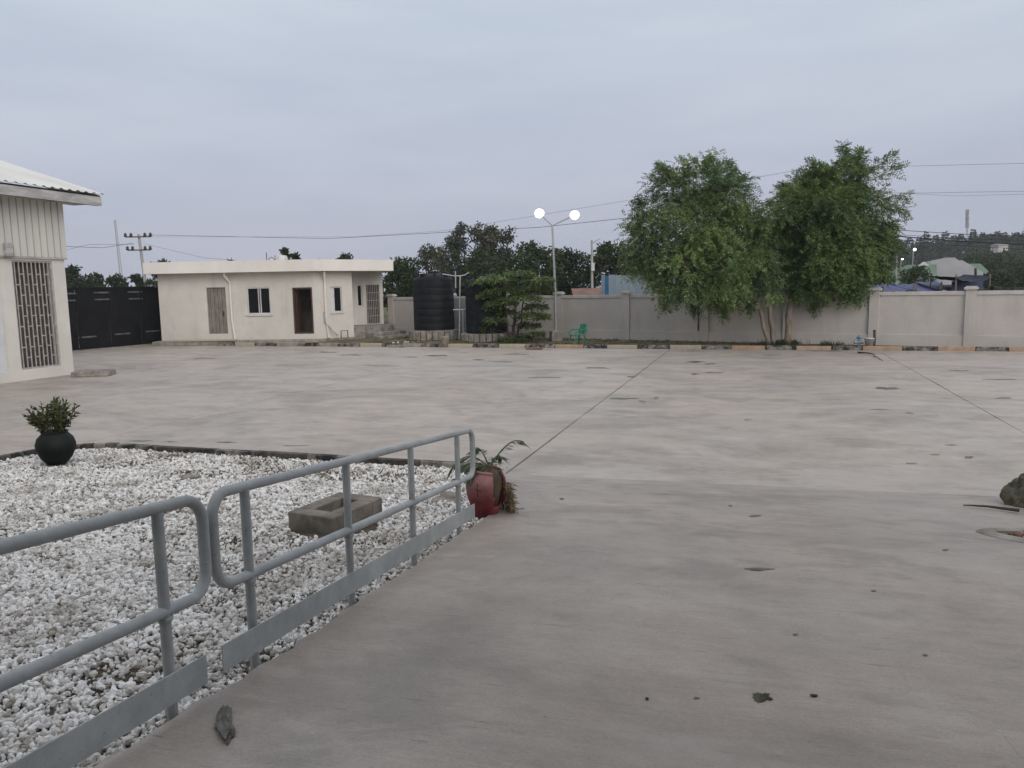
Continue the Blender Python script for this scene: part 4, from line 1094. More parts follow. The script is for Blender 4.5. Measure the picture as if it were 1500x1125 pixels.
tag(mb.build('metal_door', M['paleboard']), 'pale blue grey metal panel standing between the black tanks', 'panel')

# ================================================================== STREET LAMP
lp = gnd(814.5, 499, 0.1); LY = lp.y
sl = thing('street_lamp', 'tall grey twin armed lamp post with both lamps lit', 'street lamp', lp)
mb = MB(); mb.box((lp.x, LY, 0.30), (0.50, 0.46, 0.46), 0.2); mb.build('footing', M['plainconc'], sl, bevel=0.03)
tp = at(809, 331, LY)
mb = MB(); mb.tube([(lp.x, LY, 0.5), (lp.x - 0.02, LY, 2.6), (tp.x, LY, tp.z)], [0.062, 0.055, 0.042], 12); mb.build('pole', M['galv'], sl)
mb = MB(); mb.box((lp.x, LY, 0.54), (0.26, 0.26, 0.03)); mb.build('base_plate', M['galv'], sl)
for u, v, nm in ((790, 312.5, -1), (841.5, 315, 1)):
    h = at(u, v, LY); mid = tp.lerp(h, 0.82)
    mb = MB(); mb.tube([tp - Vector((0, 0, .12)), tp + Vector((0, 0, .02)), mid], 0.032, 8); mb.build('arm', M['galv'], sl)
    # lamp head: flat housing tilted towards the yard, with a round lens
    hd = MB(); tilt = Matrix.Rotation(RAD(62), 3, 'X')
    V = []; n = 24
    ax = (h - tp).normalized(); nrm = Vector((0.05 * nm, -0.86, -0.5)).normalized(); e1 = nrm.orthogonal().normalized(); e2 = nrm.cross(e1)
    def ringp(c, rr): return [c + (e1 * math.cos(2 * math.pi * k / n) + e2 * math.sin(2 * math.pi * k / n)) * rr for k in range(n)]
    R0 = ringp(h, 0.231); R1 = ringp(h - nrm * 0.10, 0.22); R2 = ringp(h - nrm * 0.14, 0.08)
    V = R0 + R1 + R2
    Fs = [(k, (k + 1) % n, n + (k + 1) % n, n + k) for k in range(n)] + [(n + k, n + (k + 1) % n, 2 * n + (k + 1) % n, 2 * n + k) for k in range(n)] + [[2 * n + k for k in range(n)]]
    hd.add(V, Fs, True); head = hd.build('lamp_head', M['galv'], sl)
    ln = MB(); A0 = ringp(h + nrm * 0.004, 0.235); A1 = ringp(h + nrm * 0.07, 0.175); A2 = ringp(h + nrm * 0.11, 0.10); cc = h + nrm * 0.12
    V = A0 + A1 + A2 + [cc]
    Fs = [(n + k, 2 * n + k, 2 * n + (k + 1) % n, n + (k + 1) % n) for k in range(n)] + [(2 * n + k, 3 * n, 2 * n + (k + 1) % n) for k in range(n)]
    rimb = MB(); rimb.add(V, [(k, n + k, n + (k + 1) % n, (k + 1) % n) for k in range(n)], True); rimb.build('lens_glare_rim', M['lampglare'], head)
    ln.add(V, Fs, True); ln.build('lens', M['lamp'], head)

# ================================================================== THINGS ALONG THE FAR KERB
# green plastic armchair
cp = gnd(846, 506, 0.085)
ch = thing('plastic_chair', 'green plastic armchair standing by the wall near the lamp post', 'chair', (cp.x, cp.y, 0.085), RAD(-62))
def L3(mb, name): return mb.build(name, M['green'], ch, local=True, bevel=0.006)
mb = MB(); mb.box((0, -0.02, 0.43), (0.46, 0.46, 0.03)); L3(mb, 'seat')
for sx, sy_ in ((-1, -1), (1, -1), (-1, 1), (1, 1)):
    mb = MB(); mb.tube([(sx * .21, sy_ * .20, 0.43), (sx * .25, sy_ * .25, 0.0)], [0.035, 0.026], 6); L3(mb, 'leg')
bk_ = MB()
for k in range(5):
    x = -0.17 + k * 0.085; bk_.box((x, 0.255 + 0.02 * (1 - abs(k - 2) / 2), 0.66), (0.058, 0.022, 0.40), 0, Matrix.Rotation(RAD(-12), 3, 'X'))
L3(bk_, 'backrest')
mb = MB(); mb.tube([(-.25, .24, .46), (-.25, .29, .66), (-.19, .34, .84), (0, .36, .88), (.19, .34, .84), (.25, .29, .66), (.25, .24, .46)], 0.03, 8); L3(mb, 'back_frame')
for sx in (-1, 1):
    mb = MB(); mb.tube([(sx * .25, .29, .66), (sx * .275, .1, .65), (sx * .275, -.14, .64), (sx * .265, -.22, .6), (sx * .25, -.235, .42)], 0.026, 8); L3(mb, 'armrest')
# short concrete post at the kerb
p = gnd(652, 508.5)
mb = MB(); mb.lathe([(0, 0), (0.19, 0), (0.185, 0.42), (0.2, 0.44), (0.19, 0.47), (0, 0.46)], 18, (p.x, p.y, 0))
tag(mb.build('drum', M['plainconc']), 'short brown grey drum standing at the kerb before the tanks', 'drum')
# loose cover slabs
cov = []
for u, v, w, dpt, mat, label in ((582, 509, 24, 0.55, 'roughconc', 'dark loose cover slab on the concrete near the guard house porch'),
                                  (783, 512.5, 23, 0.4, 'rust', 'rust brown cover slab on the concrete below the small layered tree'),
                                  (1013, 514.5, 24, 0.35, 'plainconc', 'grey cover slab at the kerb below the left feathery tree')):
    p = gnd(u, v); ww = w * p.y / 1127
    mb = MB(); mb.box((p.x, p.y + dpt / 2, 0.035), (ww, dpt, 0.07), -YA + 0.1)
    tag(mb.build('cover_slab', M[mat], bevel=0.012), label, 'cover slab', 'loose cover slabs at the kerb')
# rubbish scraps
rb = MB(); pr = random.Random(9)
p = gnd(596, 503, 0.1)
for k in range(16):
    q = p + Vector((pr.gauss(0, .45), pr.gauss(0, .2), 0)); a = pr.uniform(0, 6)
    s_ = pr.uniform(0.04, 0.11)
    rb.add([q + Vector((s_ * math.cos(a + w), s_ * math.sin(a + w), pr.uniform(0.0, .10))) for w in (0, 1.4, 3, 4.6)], [(0, 1, 2), (0, 2, 3)])
tag(rb.build('litter', M['white'], kind='stuff'), 'white scraps of litter on the verge by the porch', 'litter')
# bucket, blue pump and pipe by the right pilaster
p = gnd(1273, 508, 0.09)
bu = thing('bucket', 'white plastic bucket on the verge by the wall pilaster', 'bucket', p)
mb = MB(); mb.lathe([(0, 0), (0.13, 0), (0.165, 0.30), (0.175, 0.30), (0.175, 0.33), (0.15, 0.33), (0.12, 0.03), (0, 0.03)], 20, tuple(p)); mb.build('body', M['white'], bu)
mb = MB(); mb.tube([p + Vector((.17 * math.cos(a), -.03 - .1 * math.sin(a), .31 - .12 * math.sin(a))) for a in [k * math.pi / 8 for k in range(9)]], 0.007, 6); mb.build('handle', M['galv'], bu)
p = gnd(1258, 507, 0.09)
vv = thing('water_valve', 'small blue capped water valve beside the white bucket', 'valve', p)
mb = MB(); mb.tube([p, p + Vector((0, 0, .3))], 0.05, 10); mb.tube([p + Vector((-.18, 0, .14)), p + Vector((.16, 0, .14))], 0.055, 10); mb.build('body', M['bluegrey'], vv)
mb = MB(); mb.lathe([(0, .29), (.10, .29), (.10, .33), (.03, .35), (.03, .4), (0, .4)], 14, tuple(p)); mb.build('wheel', M['vivid'], vv)
p = gnd(1281, 507, 0.09)
mb = MB(); mb.tube([p, p + Vector((0, 0.05, 0.55)), p + Vector((0, .06, .6))], 0.045, 10)
tag(mb.build('pipe_stub', M['grime_shade']), 'black upright pipe stub between bucket and wall', 'pipe')
# broken branch at the right of the far kerb
mb = MB(); limb(mb, gnd(1257, 516, 0.03), gnd(1276, 518, 0.05), 0.03, 0.02, pr); limb(mb, gnd(1276, 518, .05), gnd(1293, 528, .02), 0.02, 0.008, pr)
tag(mb.build('fallen_branch', M['darkbark']), 'dark fallen branch on the concrete below the white bucket', 'branch')

# verge grass and weeds
def tufts(n, sampler, hmin, hmax, seed):
    r = np.random.default_rng(seed); P_ = sampler(r, n); n = len(P_)
    out = []
    for k in range(6):
        a = r.uniform(0, 6.283, n); d = unit(np.stack([np.cos(a) * .5, np.sin(a) * .5, np.ones(n)], -1) + r.normal(size=(n, 3)) * .2)
        out.append(quads(P_ + r.normal(size=(n, 3)) * np.array([.05, .05, 0]), d, np.stack([np.sin(a), np.cos(a), np.zeros(n)], -1), r.uniform(hmin, hmax, n), 0.018))
    return np.concatenate(out)
def verge_s(r, n):
    s_ = r.uniform(30.95, 36.5, n); t_ = r.uniform(-17, 12, n)
    x = s_ * math.sin(YA) + t_ * math.cos(YA); y = s_ * math.cos(YA) - t_ * math.sin(YA)
    L_ = (x - WA.x) * wd.x + (y - WA.y) * wd.y; dist = (x - WA.x) * wnrm.x + (y - WA.y) * wnrm.y
    k = (dist > 0.08) & (value_noise(x + 50, y, 0.6, 8) > 0.42) & (x > -7.5)
    return np.stack([x, y, np.full(len(x), 0.085)], -1)[k]
np_mesh('grass', tufts(4200, verge_s, 0.03, 0.11, 31), M['grass'], kind='stuff')
def base_s(r, n):
    c = np.array([f1_[:], f1_[:], f2_[:], f2_[:], gnd(752, 502, .085)[:], gnd(752, 502, .085)[:], gnd(1215, 507, .085)[:]])
    i = r.integers(0, len(c), n); p = c[i] + r.normal(size=(n, 3)) * np.array([0.28, 0.14, 0]); p[:, 2] = 0.085; return p
np_mesh('undergrowth', tufts(330, base_s, 0.10, 0.30, 33), M['bgmid'], kind='stuff')
def bed_s(r, n):
    c = np.array([on_ramp(u, v)[:] for u, v in ((112, 712), (125, 706), (350, 785), (330, 790), (520, 790), (470, 870), (60, 690), (690, 770), (500, 880), (250, 800), (640, 765))])
    i = r.integers(0, len(c), n); p = c[i] + r.normal(size=(n, 3)) * np.array([0.16, 0.14, 0])
    p[:, 2] = bed_z(p[:, 0], p[:, 1]) + 0.01; return p[in_bed(p[:, 0], p[:, 1], .03)]
np_mesh('weeds', tufts(150, bed_s, 0.015, 0.04, 35), M['grass'], kind='stuff')

# ================================================================== POTS, BOX AND DEBRIS NEAR THE RAMP
p = gnd(84, 679, 0.08)
bp = thing('plant_pot', 'round black pot with a leafy shrub at the gravel corner', 'potted plant', p)
mb = MB(); mb.lathe([(0, 0), (0.125, 0), (0.20, 0.09), (0.255, 0.21), (0.262, 0.29), (0.235, 0.38), (0.175, 0.445), (0.165, 0.46), (0.185, 0.475), (0.165, 0.485), (0.14, 0.46), (0.14, 0.42), (0, 0.42)], 36, tuple(p)); mb.build('pot', M['blackpot'], bp)
pr = random.Random(12); r = np.random.default_rng(12); stem = MB(); lv = []
for k in range(40):
    a = pr.uniform(0, 6.28); e = p + Vector((math.cos(a) * pr.uniform(.05, .36), math.sin(a) * pr.uniform(.05, .3), pr.uniform(.62, .91)))
    b = p + Vector((math.cos(a) * .07, math.sin(a) * .07, .42)); pts = limb(stem, b, e, 0.008, 0.004, pr, 0.06, 4)
    m = 26; f_ = r.uniform(0.3, 1.05, m); o = np.array(b) + (np.array(e) - np.array(b)) * f_[:, None]
    d = unit(np.array((e - b).normalized()) * 0.6 + r.normal(size=(m, 3)) * 0.65)
    lv.append(quads(o, d, r.normal(size=(m, 3)), r.uniform(0.06, 0.105, m), 0.028))
stem.build('stems', M['darkbark'], bp); np_mesh('foliage', np.concatenate(lv), M['potleaf'], parent=bp)

# cracked red pot
p = on_ramp(710, 751); p.z = bed_z(p.x, p.y) + 0.01
RX = p
rp_ = thing('plant_pot', 'cracked faded red pot with drooping palm at the railing end', 'potted plant', p)
n = 40
prof = [(0.0, 0.0), (0.09, 0.0), (0.12, 0.06), (0.162, 0.16), (0.20, 0.26), (0.212, 0.34), (0.198, 0.41), (0.165, 0.465), (0.15, 0.482), (0.158, 0.492)]
tilt = Matrix.Rotation(RAD(5), 3, 'Y')
def hole(i, k):
    a = (360.0 * (k + 0.5) / n); a = (a + 180) % 360 - 180      # 0 deg is +X, camera side is about -90
    return i >= 4 and -74 < a < 30 or (i == 3 and -62 < a < 22)
mb = MB(); mb.lathe(prof, n, (0, 0, 0), True, hole)
mb.v = [tuple(p + tilt @ Vector(q)) for q in mb.v]
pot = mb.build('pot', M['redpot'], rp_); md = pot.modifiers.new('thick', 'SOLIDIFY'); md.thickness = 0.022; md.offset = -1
mb = MB(); mb.lathe([(0.0, 0.02), (0.11, 0.10), (0.13, 0.22), (0.145, 0.34), (0.135, 0.44), (0.10, 0.50), (0.05, 0.53), (0, 0.54)], 24)
pr = random.Random(3)
mb.v = [tuple(p + tilt @ (Vector(q) * pr.uniform(0.93, 1.02))) for q in mb.v]; mb.build('soil', M['soil'], rp_)
for a0, z0, a1, z1 in ((-118, .40, -112, .27), (-125, .345, -100, .335)):
    mb = MB(); pts = []
    for k in range(6):
        a = RAD(a0 + (a1 - a0) * k / 5 + pr.uniform(-1.5, 1.5)); z = z0 + (z1 - z0) * k / 5; rr = np.interp(z, [q[1] for q in prof], [q[0] for q in prof]) + 0.001
        pts.append(p + tilt @ Vector((rr * math.cos(a), rr * math.sin(a), z)))
    mb.tube(pts, 0.004, 5); mb.build('crack', M['grime_shade'], rp_)
# fronds
r = np.random.default_rng(8)
top = p + tilt @ Vector((0.01, 0, 0.52))
for fk, (az, L_, rise, drop) in enumerate(((172, 0.40, 0.26, 0.30), (20, 0.37, 0.33, 0.10), (200, 0.30, 0.12, 0.10), (-150, 0.24, 0.08, 0.16), (120, 0.38, 0.30, 0.22), (60, 0.25, 0.16, 0.1))):
    a = RAD(az); pts = []
    for k in range(12):
        f_ = k / 11; pts.append(top + Vector((math.cos(a) * L_ * f_, math.sin(a) * L_ * f_ * 0.8, rise * math.sin(f_ * 1.6) - drop * f_ * f_)))
    mb = MB(); mb.tube(pts, [0.009 - 0.006 * k / 11 for k in range(12)], 6); fr = mb.build('frond', M['palm'], rp_)
    O = []; Dv = []
    for k in range(1, 11):
        tang = (pts[k + 1] - pts[k - 1]).normalized(); sd = tang.cross(Vector((0, 0, 1))).normalized()
        for sg in (-1, 1):
            for h_ in (0, .5):
                O.append(pts[k].lerp(pts[k + 1], h_)); Dv.append((tang * 0.75 + sd * sg * 0.7 - Vector((0, 0, 0.45 + .3 * pr.random()))).normalized())
    O = np.array([q[:] for q in O]); Dv = np.array([q[:] for q in Dv])
    np_mesh('leaflets', quads(O, Dv, np.array([0, 0, 1.0]) + r.normal(size=O.shape) * .2, r.uniform(0.10, 0.17, len(O)) * (1.0 if fk != 1 else .85), 0.021), M['palm'], parent=fr)
# matted roots and dry straw hanging out on the right of the pot
O = []; Dv = []
for k in range(900):
    a = RAD(pr.uniform(-12, 75)); z = pr.uniform(0.04, 0.36); rr = pr.uniform(0.17, 0.235) + 0.05 * (0.36 - z) / 0.36
    O.append(p + Vector((rr * math.cos(a) + .03, rr * math.sin(a), z))); Dv.append(Vector((pr.uniform(-.2, .5), pr.uniform(-.5, .4), pr.uniform(-1, .1))).normalized())
for k in range(130):
    O.append(top + Vector((pr.gauss(0, .05), pr.gauss(0, .05), pr.uniform(-.06, .05)))); Dv.append(Vector((pr.gauss(0, .6), pr.gauss(0, .6), pr.uniform(-1, .5))).normalized())
O = np.array([q[:] for q in O]); Dv = np.array([q[:] for q in Dv])
np_mesh('dry_roots', quads(O, Dv, r.normal(size=O.shape), r.uniform(0.05, 0.12, len(O)), 0.008), M['dry'], parent=rp_)

# concrete inspection box in the gravel
c = on_ramp(490, 757); bz = bed_z(c.x, c.y)
q0, q1, q2 = on_ramp(434, 775), on_ramp(478, 795), on_ramp(548, 748)
ib = thing('drain_box', 'open square concrete drain box half sunk in white gravel', 'drain', (c.x, c.y, bz))
cx, cy = (q0.x + q2.x) / 2 - 0.02, (q0.y + q2.y) / 2 + 0.06
BL, BWd, BH, ang = 0.74, 0.52, 0.215, RAD(64)
def lb_(lx, ly): return (cx + lx * math.cos(ang) - ly * math.sin(ang), cy + lx * math.sin(ang) + ly * math.cos(ang))
wt = 0.16
for lx, ly, sx, sy_ in ((0, BWd / 2 - wt / 2, BL - 2 * wt, wt), (0, -BWd / 2 + wt / 2, BL - 2 * wt, wt), (BL / 2 - wt / 2, 0, wt, BWd), (-BL / 2 + wt / 2, 0, wt, BWd)):
    x, y = lb_(lx, ly); mb = MB(); mb.box((x, y, bz + BH / 2 - 0.02), (sx, sy_, BH + .04), ang); mb.build('side', M['boxconc'], ib, bevel=0.012)
x, y = lb_(0, 0); mb = MB(); mb.box((x, y, bz - 0.02), (BL - 2 * wt, BWd - 2 * wt, 0.04), ang); mb.build('bottom', M['dark'], ib)  # bottom coloured near black for the shade inside the box

def lump(name, c, size, mat, seed, label, cat, rotz=0.0, sub=3, amp=0.28, group=None):
    v, f = ico(sub); r = np.random.default_rng(seed)
    ph = r.uniform(0, 6.28, (6,)); kk = r.normal(size=(6, 3)) * 2.2
    disp = 1 + sum(amp / 2.5 * np.sin(v @ kk[j] + ph[j]) for j in range(6)) + r.normal(size=len(v)) * 0.025
    vv = v * disp[:, None] * np.array(size); ca, sa = math.cos(rotz), math.sin(rotz)
    vv = np.stack([vv[:, 0] * ca - vv[:, 1] * sa, vv[:, 0] * sa + vv[:, 1] * ca, vv[:, 2]], -1) + np.array(c)
    o = np_mesh(name, vv, mat, faces=f, smooth=True)
    return tag(o, label, cat, group)
c = on_ramp(275, 695); c.z = bed_z(c.x, c.y) + .04
lump('stone', c, (0.13, 0.09, 0.035), M['roughconc'], 3, 'flat grey stone lying on white gravel near the far kerb', 'stone')
c = on_ramp(655, 726); c.z = bed_z(c.x, c.y) + .05
lump('stone', c, (0.16, 0.10, 0.05), M['plainconc'], 4, 'flat brown stone on the gravel beside the last railing post', 'stone')
c = on_ramp(327, 1062)
M['ash'] = mottled('ashen_bark', (0.075, 0.07, 0.064), (0.20, 0.19, 0.175), 14, 0.9, 0.1, 0.9, 60)
v, f = ico(4); r = np.random.default_rng(77)
kk = r.normal(size=(14, 3)) * np.geomspace(1.5, 9, 14)[:, None]; ph = r.uniform(0, 6.28, 14)
dsp = 1 + sum(0.15 / (1 + .25 * q) * np.sin(v @ kk[q] + ph[q]) for q in range(14))
vv = v * dsp[:, None] * np.array([0.024, 0.125, 0.018]); vv[:, 0] -= 0.38 * vv[:, 1]
vv[:, 0] *= 1 + 0.5 * (vv[:, 1] < -0.02); ca, sa = math.cos(RAD(-4)), math.sin(RAD(-4))
vv = np.stack([vv[:, 0] * ca - vv[:, 1] * sa, vv[:, 0] * sa + vv[:, 1] * ca, vv[:, 2]], -1)
vv[:, 2] += -RK * vv[:, 1] + 0.012
tag(np_mesh('bark_fragment', vv + np.array(c), M['ash'], faces=f), 'grey piece of broken bark lying on the ramp by the railing', 'bark')
lump('leaf_scrap', on_ramp(1193, 1020) + Vector((0, 0, .006)), (0.018, 0.009, 0.005), M['grime_shade'], 5, 'tiny dark leaf scrap on the ramp right of the mud patch', 'leaf', sub=2)
lump('leaf_scrap', on_ramp(948, 1025) + Vector((0, 0, .006)), (0.008, 0.008, 0.005), M['grime_shade'], 6, 'tiny dark crumb on the ramp left of the mud patch', 'leaf', sub=2)
# mossy stump at the right edge, with its twig and a broken hole in the concrete
c = on_ramp(1527, 744)
sp_ = thing('tree_stump', 'mossy grey tree stump at the right edge of the ramp', 'stump', c)
v, f = ico(5); r = np.random.default_rng(14)
kk = r.normal(size=(26, 3)) * np.geomspace(2.0, 16.0, 26)[:, None]; ph = r.uniform(0, 6.28, 26)
disp = 1 + sum(0.16 / (1 + 0.22 * j) * np.sin(v @ kk[j] + ph[j]) for j in range(26)) * 0.6 + r.normal(size=len(v)) * 0.012
vv = v * disp[:, None] * np.array([0.30, 0.26, 0.30]) + np.array([c.x + .05, c.y + .1, c.z + .06])
np_mesh('stump_body', vv, M['moss'], faces=f, smooth=False, parent=sp_)
mb = MB(); limb(mb, (c.x + .1, c.y + .1, c.z + .2), (c.x + .14, c.y + .12, c.z + .55), 0.13, 0.10, pr, .05, 5); mb.build('sprout', M['moss'], sp_)
mb = MB(); a = on_ramp(1478, 752); limb(mb, a + Vector((.1, 0, .03)), on_ramp(1448, 746) + Vector((0, 0, .03)), 0.018, 0.012, pr, .04, 5); limb(mb, on_ramp(1448, 746) + Vector((0, 0, .03)), on_ramp(1411, 742) + Vector((0, 0, .015)), 0.012, 0.006, pr, .05, 5)
tag(mb.build('twig', M['darkbark']), 'dark bent twig lying on concrete beside the mossy stump', 'twig')
c = on_ramp(1508, 786)
bh = thing('broken_hole', 'broken hole with rubble and cement rim at the right edge', 'hole', c)
mb = MB(); ringv = []
for k in range(28):
    a = 2 * math.pi * k / 28; rr = 0.27 + 0.03 * math.sin(3 * a) + pr.uniform(-.015, .015); ringv.append((math.cos(a) * rr, math.sin(a) * rr))
V = []; Fs = []
for k, (x, y) in enumerate(ringv):
    for sc_, dz in ((1.35, 0.003), (1.12, 0.022), (0.95, 0.026), (0.86, 0.005)):
        X, Y_ = c.x + x * sc_, c.y + y * sc_; V.append((X, Y_, ramp_z(X, Y_) + dz))
for k in range(28):
    for j in range(3): Fs.append((k * 4 + j, ((k + 1) % 28) * 4 + j, ((k + 1) % 28) * 4 + j + 1, k * 4 + j + 1))
mb.add(V, Fs, True); mb.build('cement_rim', M['roughconc'], bh)
mb = MB(); mb.add([(c.x + x * .9, c.y + y * .9, ramp_z(c.x + x * .9, c.y + y * .9) + .006) for x, y in ringv], [list(range(28))]); mb.build('pit_floor', M['soil'], bh)
for k in range(16):
    a = pr.uniform(0, 6.28); rr = pr.uniform(0, .2); q = (c.x + rr * math.cos(a), c.y + rr * math.sin(a), c.z + 0.02)
    v, f = ico(1); r = np.random.default_rng(k); vv = v * (1 + r.uniform(-.3, .3, (len(v), 1))) * np.array([.05, .04, .03]) * pr.uniform(.6, 1.2) + np.array(q)
    np_mesh('rubble', vv, M[['rust', 'moss', 'plainconc'][k % 3]], faces=f, parent=bh)

# ================================================================== BEYOND THE WALL
def bg_tree(name, label, cat, u, vt, wpx, Y, n, mat, seed, leaf=0.42, group=None, z0=0.0, loose=1.0, trunk_r=0.2, low=0.25):
    n = int(n * 1.6); leaf *= 0.78
    r = np.random.default_rng(seed); pr = random.Random(seed)
    top = at(u, vt, Y); h = top.z - z0; w = wpx * Y / 1136
    root = thing(name, label, cat, (top.x, Y, z0), 0, group)
    tb = MB(); fk = Vector((top.x + pr.uniform(-.1, .1) * w, Y, z0 + h * low * 1.1))
    limb(tb, (top.x, Y, z0 - 0.1), fk, trunk_r, trunk_r * .75, pr, .03, 5)
    bl = []
    nb_ = max(7, int(7 + w * 0.9))
    for k in range(nb_):
        f_ = (k + 0.5) / nb_; zz = z0 + h * (low + (0.93 - low) * (1 - (1 - f_) ** 1.15))
        prof_ = math.sin(math.pi * (0.20 + 0.72 * f_)) ** 0.8
        a = k * 2.4 + pr.uniform(-.4, .4); off = w * 0.34 * prof_ * loose
        rr = w * (0.20 + 0.07 * pr.random()) * (0.65 + 0.5 * prof_)
        if k == nb_ - 1: off *= .3
        z_ = min(zz, z0 + h - rr * .8)
        bl.append((top.x + off * math.cos(a), Y + off * math.sin(a), z_, rr, rr, rr * 0.85))
        limb(tb, fk, (bl[-1][0], bl[-1][1], z_), trunk_r * .45, trunk_r * .12, pr, .06, 4)
    tb.build('trunk', M['darkbark'], root)
    o, d, _ = blob_points(bl, n, r, 0.45)
    nc = nb_ * 16; cc, cd, _ = blob_points(bl, nc, r, .4); pk = r.integers(0, nc, n); tk = r.random(n) < 0.7
    o = np.where(tk[:, None], cc[pk] + r.normal(size=(n, 3)) * w * 0.035, o)
    o[:, 2] = np.minimum(o[:, 2], z0 + h)
    dd = unit(d + r.normal(size=(n, 3)) * 0.7 + np.array([0, 0, -0.1]))
    np_mesh('crown', quads(o, dd, r.normal(size=(n, 3)) + d, leaf * r.uniform(0.6, 1.2, n), leaf * 0.5), M[mat], parent=root)
    return root
GB_ = 'trees beyond the wall'
bg_tree('tree', 'dark rounded tree right behind the guard house end', 'tree', 588, 376, 70, 58, 3600, 'bgdark', 41, .36, GB_)
bg_tree('tree', 'pale wispy greyish tree behind the first water tank', 'tree', 628, 357, 66, 60, 2600, 'bggrey', 42, .30, GB_, loose=1.15)
bg_tree('tree', 'tall dark tree with open crown, highest behind the tanks', 'tree', 682, 323, 76, 66, 4200, 'bggrey', 43, .36, GB_, loose=1.15, low=.3)
bg_tree('tree', 'tall dark open crowned tree just right of the highest one', 'tree', 724, 326, 60, 66, 3000, 'bggrey', 44, .36, GB_, loose=1.1, low=.3)
bg_tree('tree', 'low dense green tree filling the gap below the tall open crowns', 'tree', 705, 366, 130, 60, 5200, 'bgdark', 45, .38, GB_, low=.1)
bg_tree('tree', 'broad dark tree behind the lamp post, left of it', 'tree', 785, 354, 90, 58, 4600, 'bgmid', 46, .36, GB_, low=.12)
bg_tree('tree', 'broad dark tree behind the lamp post, right of it', 'tree', 828, 362, 84, 60, 4200, 'bgdark', 47, .36, GB_, low=.12)
bg_tree('tree', 'dark tree behind the blue grey sheet fence', 'tree', 890, 353, 78, 56, 4400, 'bgdark', 48, .36, GB_, low=.12)
bg_tree('tree', 'dark tree half hidden by the feathery yard trees', 'tree', 935, 372, 70, 58, 3600, 'bgdark', 49, .36, GB_, low=.12)
GL_ = 'trees behind the gate and guard house'
for k, (u, vt, w, lab) in enumerate(((103, 388, 40, 'dark tree behind the gate, touching the shed corner'), (138, 400, 44, 'low dark tree behind the gate left of the thin mast'), (172, 402, 40, 'low dark tree behind the gate at the foot of the thin mast'), (200, 401, 34, 'low dark tree behind the gate at the utility pole'), (238, 380, 50, 'dark tree top showing above the left end of the guard house roof'), (338, 377, 30, 'small dark tree top above the middle of the guard house roof'))):
    bg_tree('tree', lab, 'tree', u, vt, w, 72, 2000, 'bgdark', 60 + k, .42, GL_, low=.15)
bg_tree('tree', 'small spreading tree top above the guard house roof beside the white drum', 'tree', 432, 366, 26, 52, 1100, 'bgdark', 70, .36, GL_, low=.45, trunk_r=.1)
bg_tree('tree', 'tufted tree top rising highest above the guard house roof', 'tree', 416, 357, 15, 50, 500, 'bgmid', 71, .36, GL_, low=.6, trunk_r=.09)
bg_tree('tree', 'wide dark tree top above the right end of the guard house roof', 'tree', 506, 370, 50, 62, 2200, 'bgdark', 72, .40, GL_, low=.2)
bg_tree('tree', 'thin small tree top above the guard house roof corner', 'tree', 466, 374, 10, 55, 260, 'bgmid', 73, .3, GL_, low=.5, trunk_r=.07)

# blue grey sheet fence panels and rusty roof beyond the wall
fc = thing('sheet_fence', 'blue grey corrugated sheet fence with one vivid blue sheet', 'fence', at(910, 430, 40))
us_ = [881, 886, 891.5, 901, 911, 921, 931, 941, 951, 961]
for k in range(len(us_) - 1):
    a, b = at(us_[k], 430, 40 - k * .12), at(us_[k + 1], 430, 40 - (k + 1) * .12)
    zt = at(us_[k], 403.5, 40).z + random.uniform(-.03, .03)
    V = []; nn = 8; d = (b - a); nrm = Vector((d.y, -d.x, 0)).normalized()
    for j in range(nn + 1):
        q = a + d * (j / nn) * .985 + nrm * (0.02 if j % 2 else 0); V += [(q.x, q.y, 0), (q.x, q.y, zt)]
    mb = MB(); mb.add(V, [(2 * j, 2 * j + 2, 2 * j + 3, 2 * j + 1) for j in range(nn)]); mb.build('sheet', M['vivid'] if k == 1 else M['bluegrey'], fc)
hr = thing('hut', 'low hut with rusty sheet roof just behind the wall', 'hut', at(862, 430, 44))
a, b = at(845, 430, 44), at(882, 430, 44); zz = at(862, 423.5, 44).z; 
mb = MB(); mb.prism([(a.x, 44), (b.x, 44), (b.x, 47), (a.x, 47)], 0, zz - .45); mb.build('wall', M['roughconc'], hr)
mb = MB(); mb.add([(a.x - .2, 43.7, zz - .5), (b.x + .2, 43.7, zz - .5), (b.x + .2, 45.6, zz + .05), (a.x - .2, 45.6, zz + .05), (b.x + .2, 47.4, zz - .45), (a.x - .2, 47.4, zz - .45)], [(0, 1, 2, 3), (3, 2, 4, 5)]); mb.build('roof', M['rust'], hr)

# utility poles, masts, cables
def upole(label, u, vt, Y, arms, h_extra=0, lean=0.0, r0=.13, grp='utility poles'):
    t = at(u, vt, Y); root = thing('utility_pole', label, 'utility pole', (t.x + lean, Y, 0), 0, grp)
    mb = MB(); mb.tube([(t.x + lean, Y, -.1), (t.x, Y, t.z)], [r0, r0 * .7], 10); mb.build('pole', M['pole'], root)
    for (dz, w) in arms:
        mb = MB(); mb.box((t.x, Y - .15, t.z - dz), (w, .12, .12)); mb.build('crossarm', M['darkbar'], root)
        for k in (-1, -.55, .55, 1):
            ins = MB(); ins.lathe([(0, -.05), (.13, -.05), (.16, .05), (.09, .12), (.14, .2), (.05, .30), (0, .3)], 10, (t.x + k * w / 2, Y - .15, t.z - dz + .06)); ins.build('insulator', M['insul'], root)
    return t
U1 = upole('concrete utility pole with two crossarms behind the gate', 203, 343, 72, [(0.25, 2.3), (1.45, 2.1)], lean=0.5, r0=.17)
U2 = upole('slim grey utility pole behind the blue grey fence', 867, 352, 50, [], r0=.10)
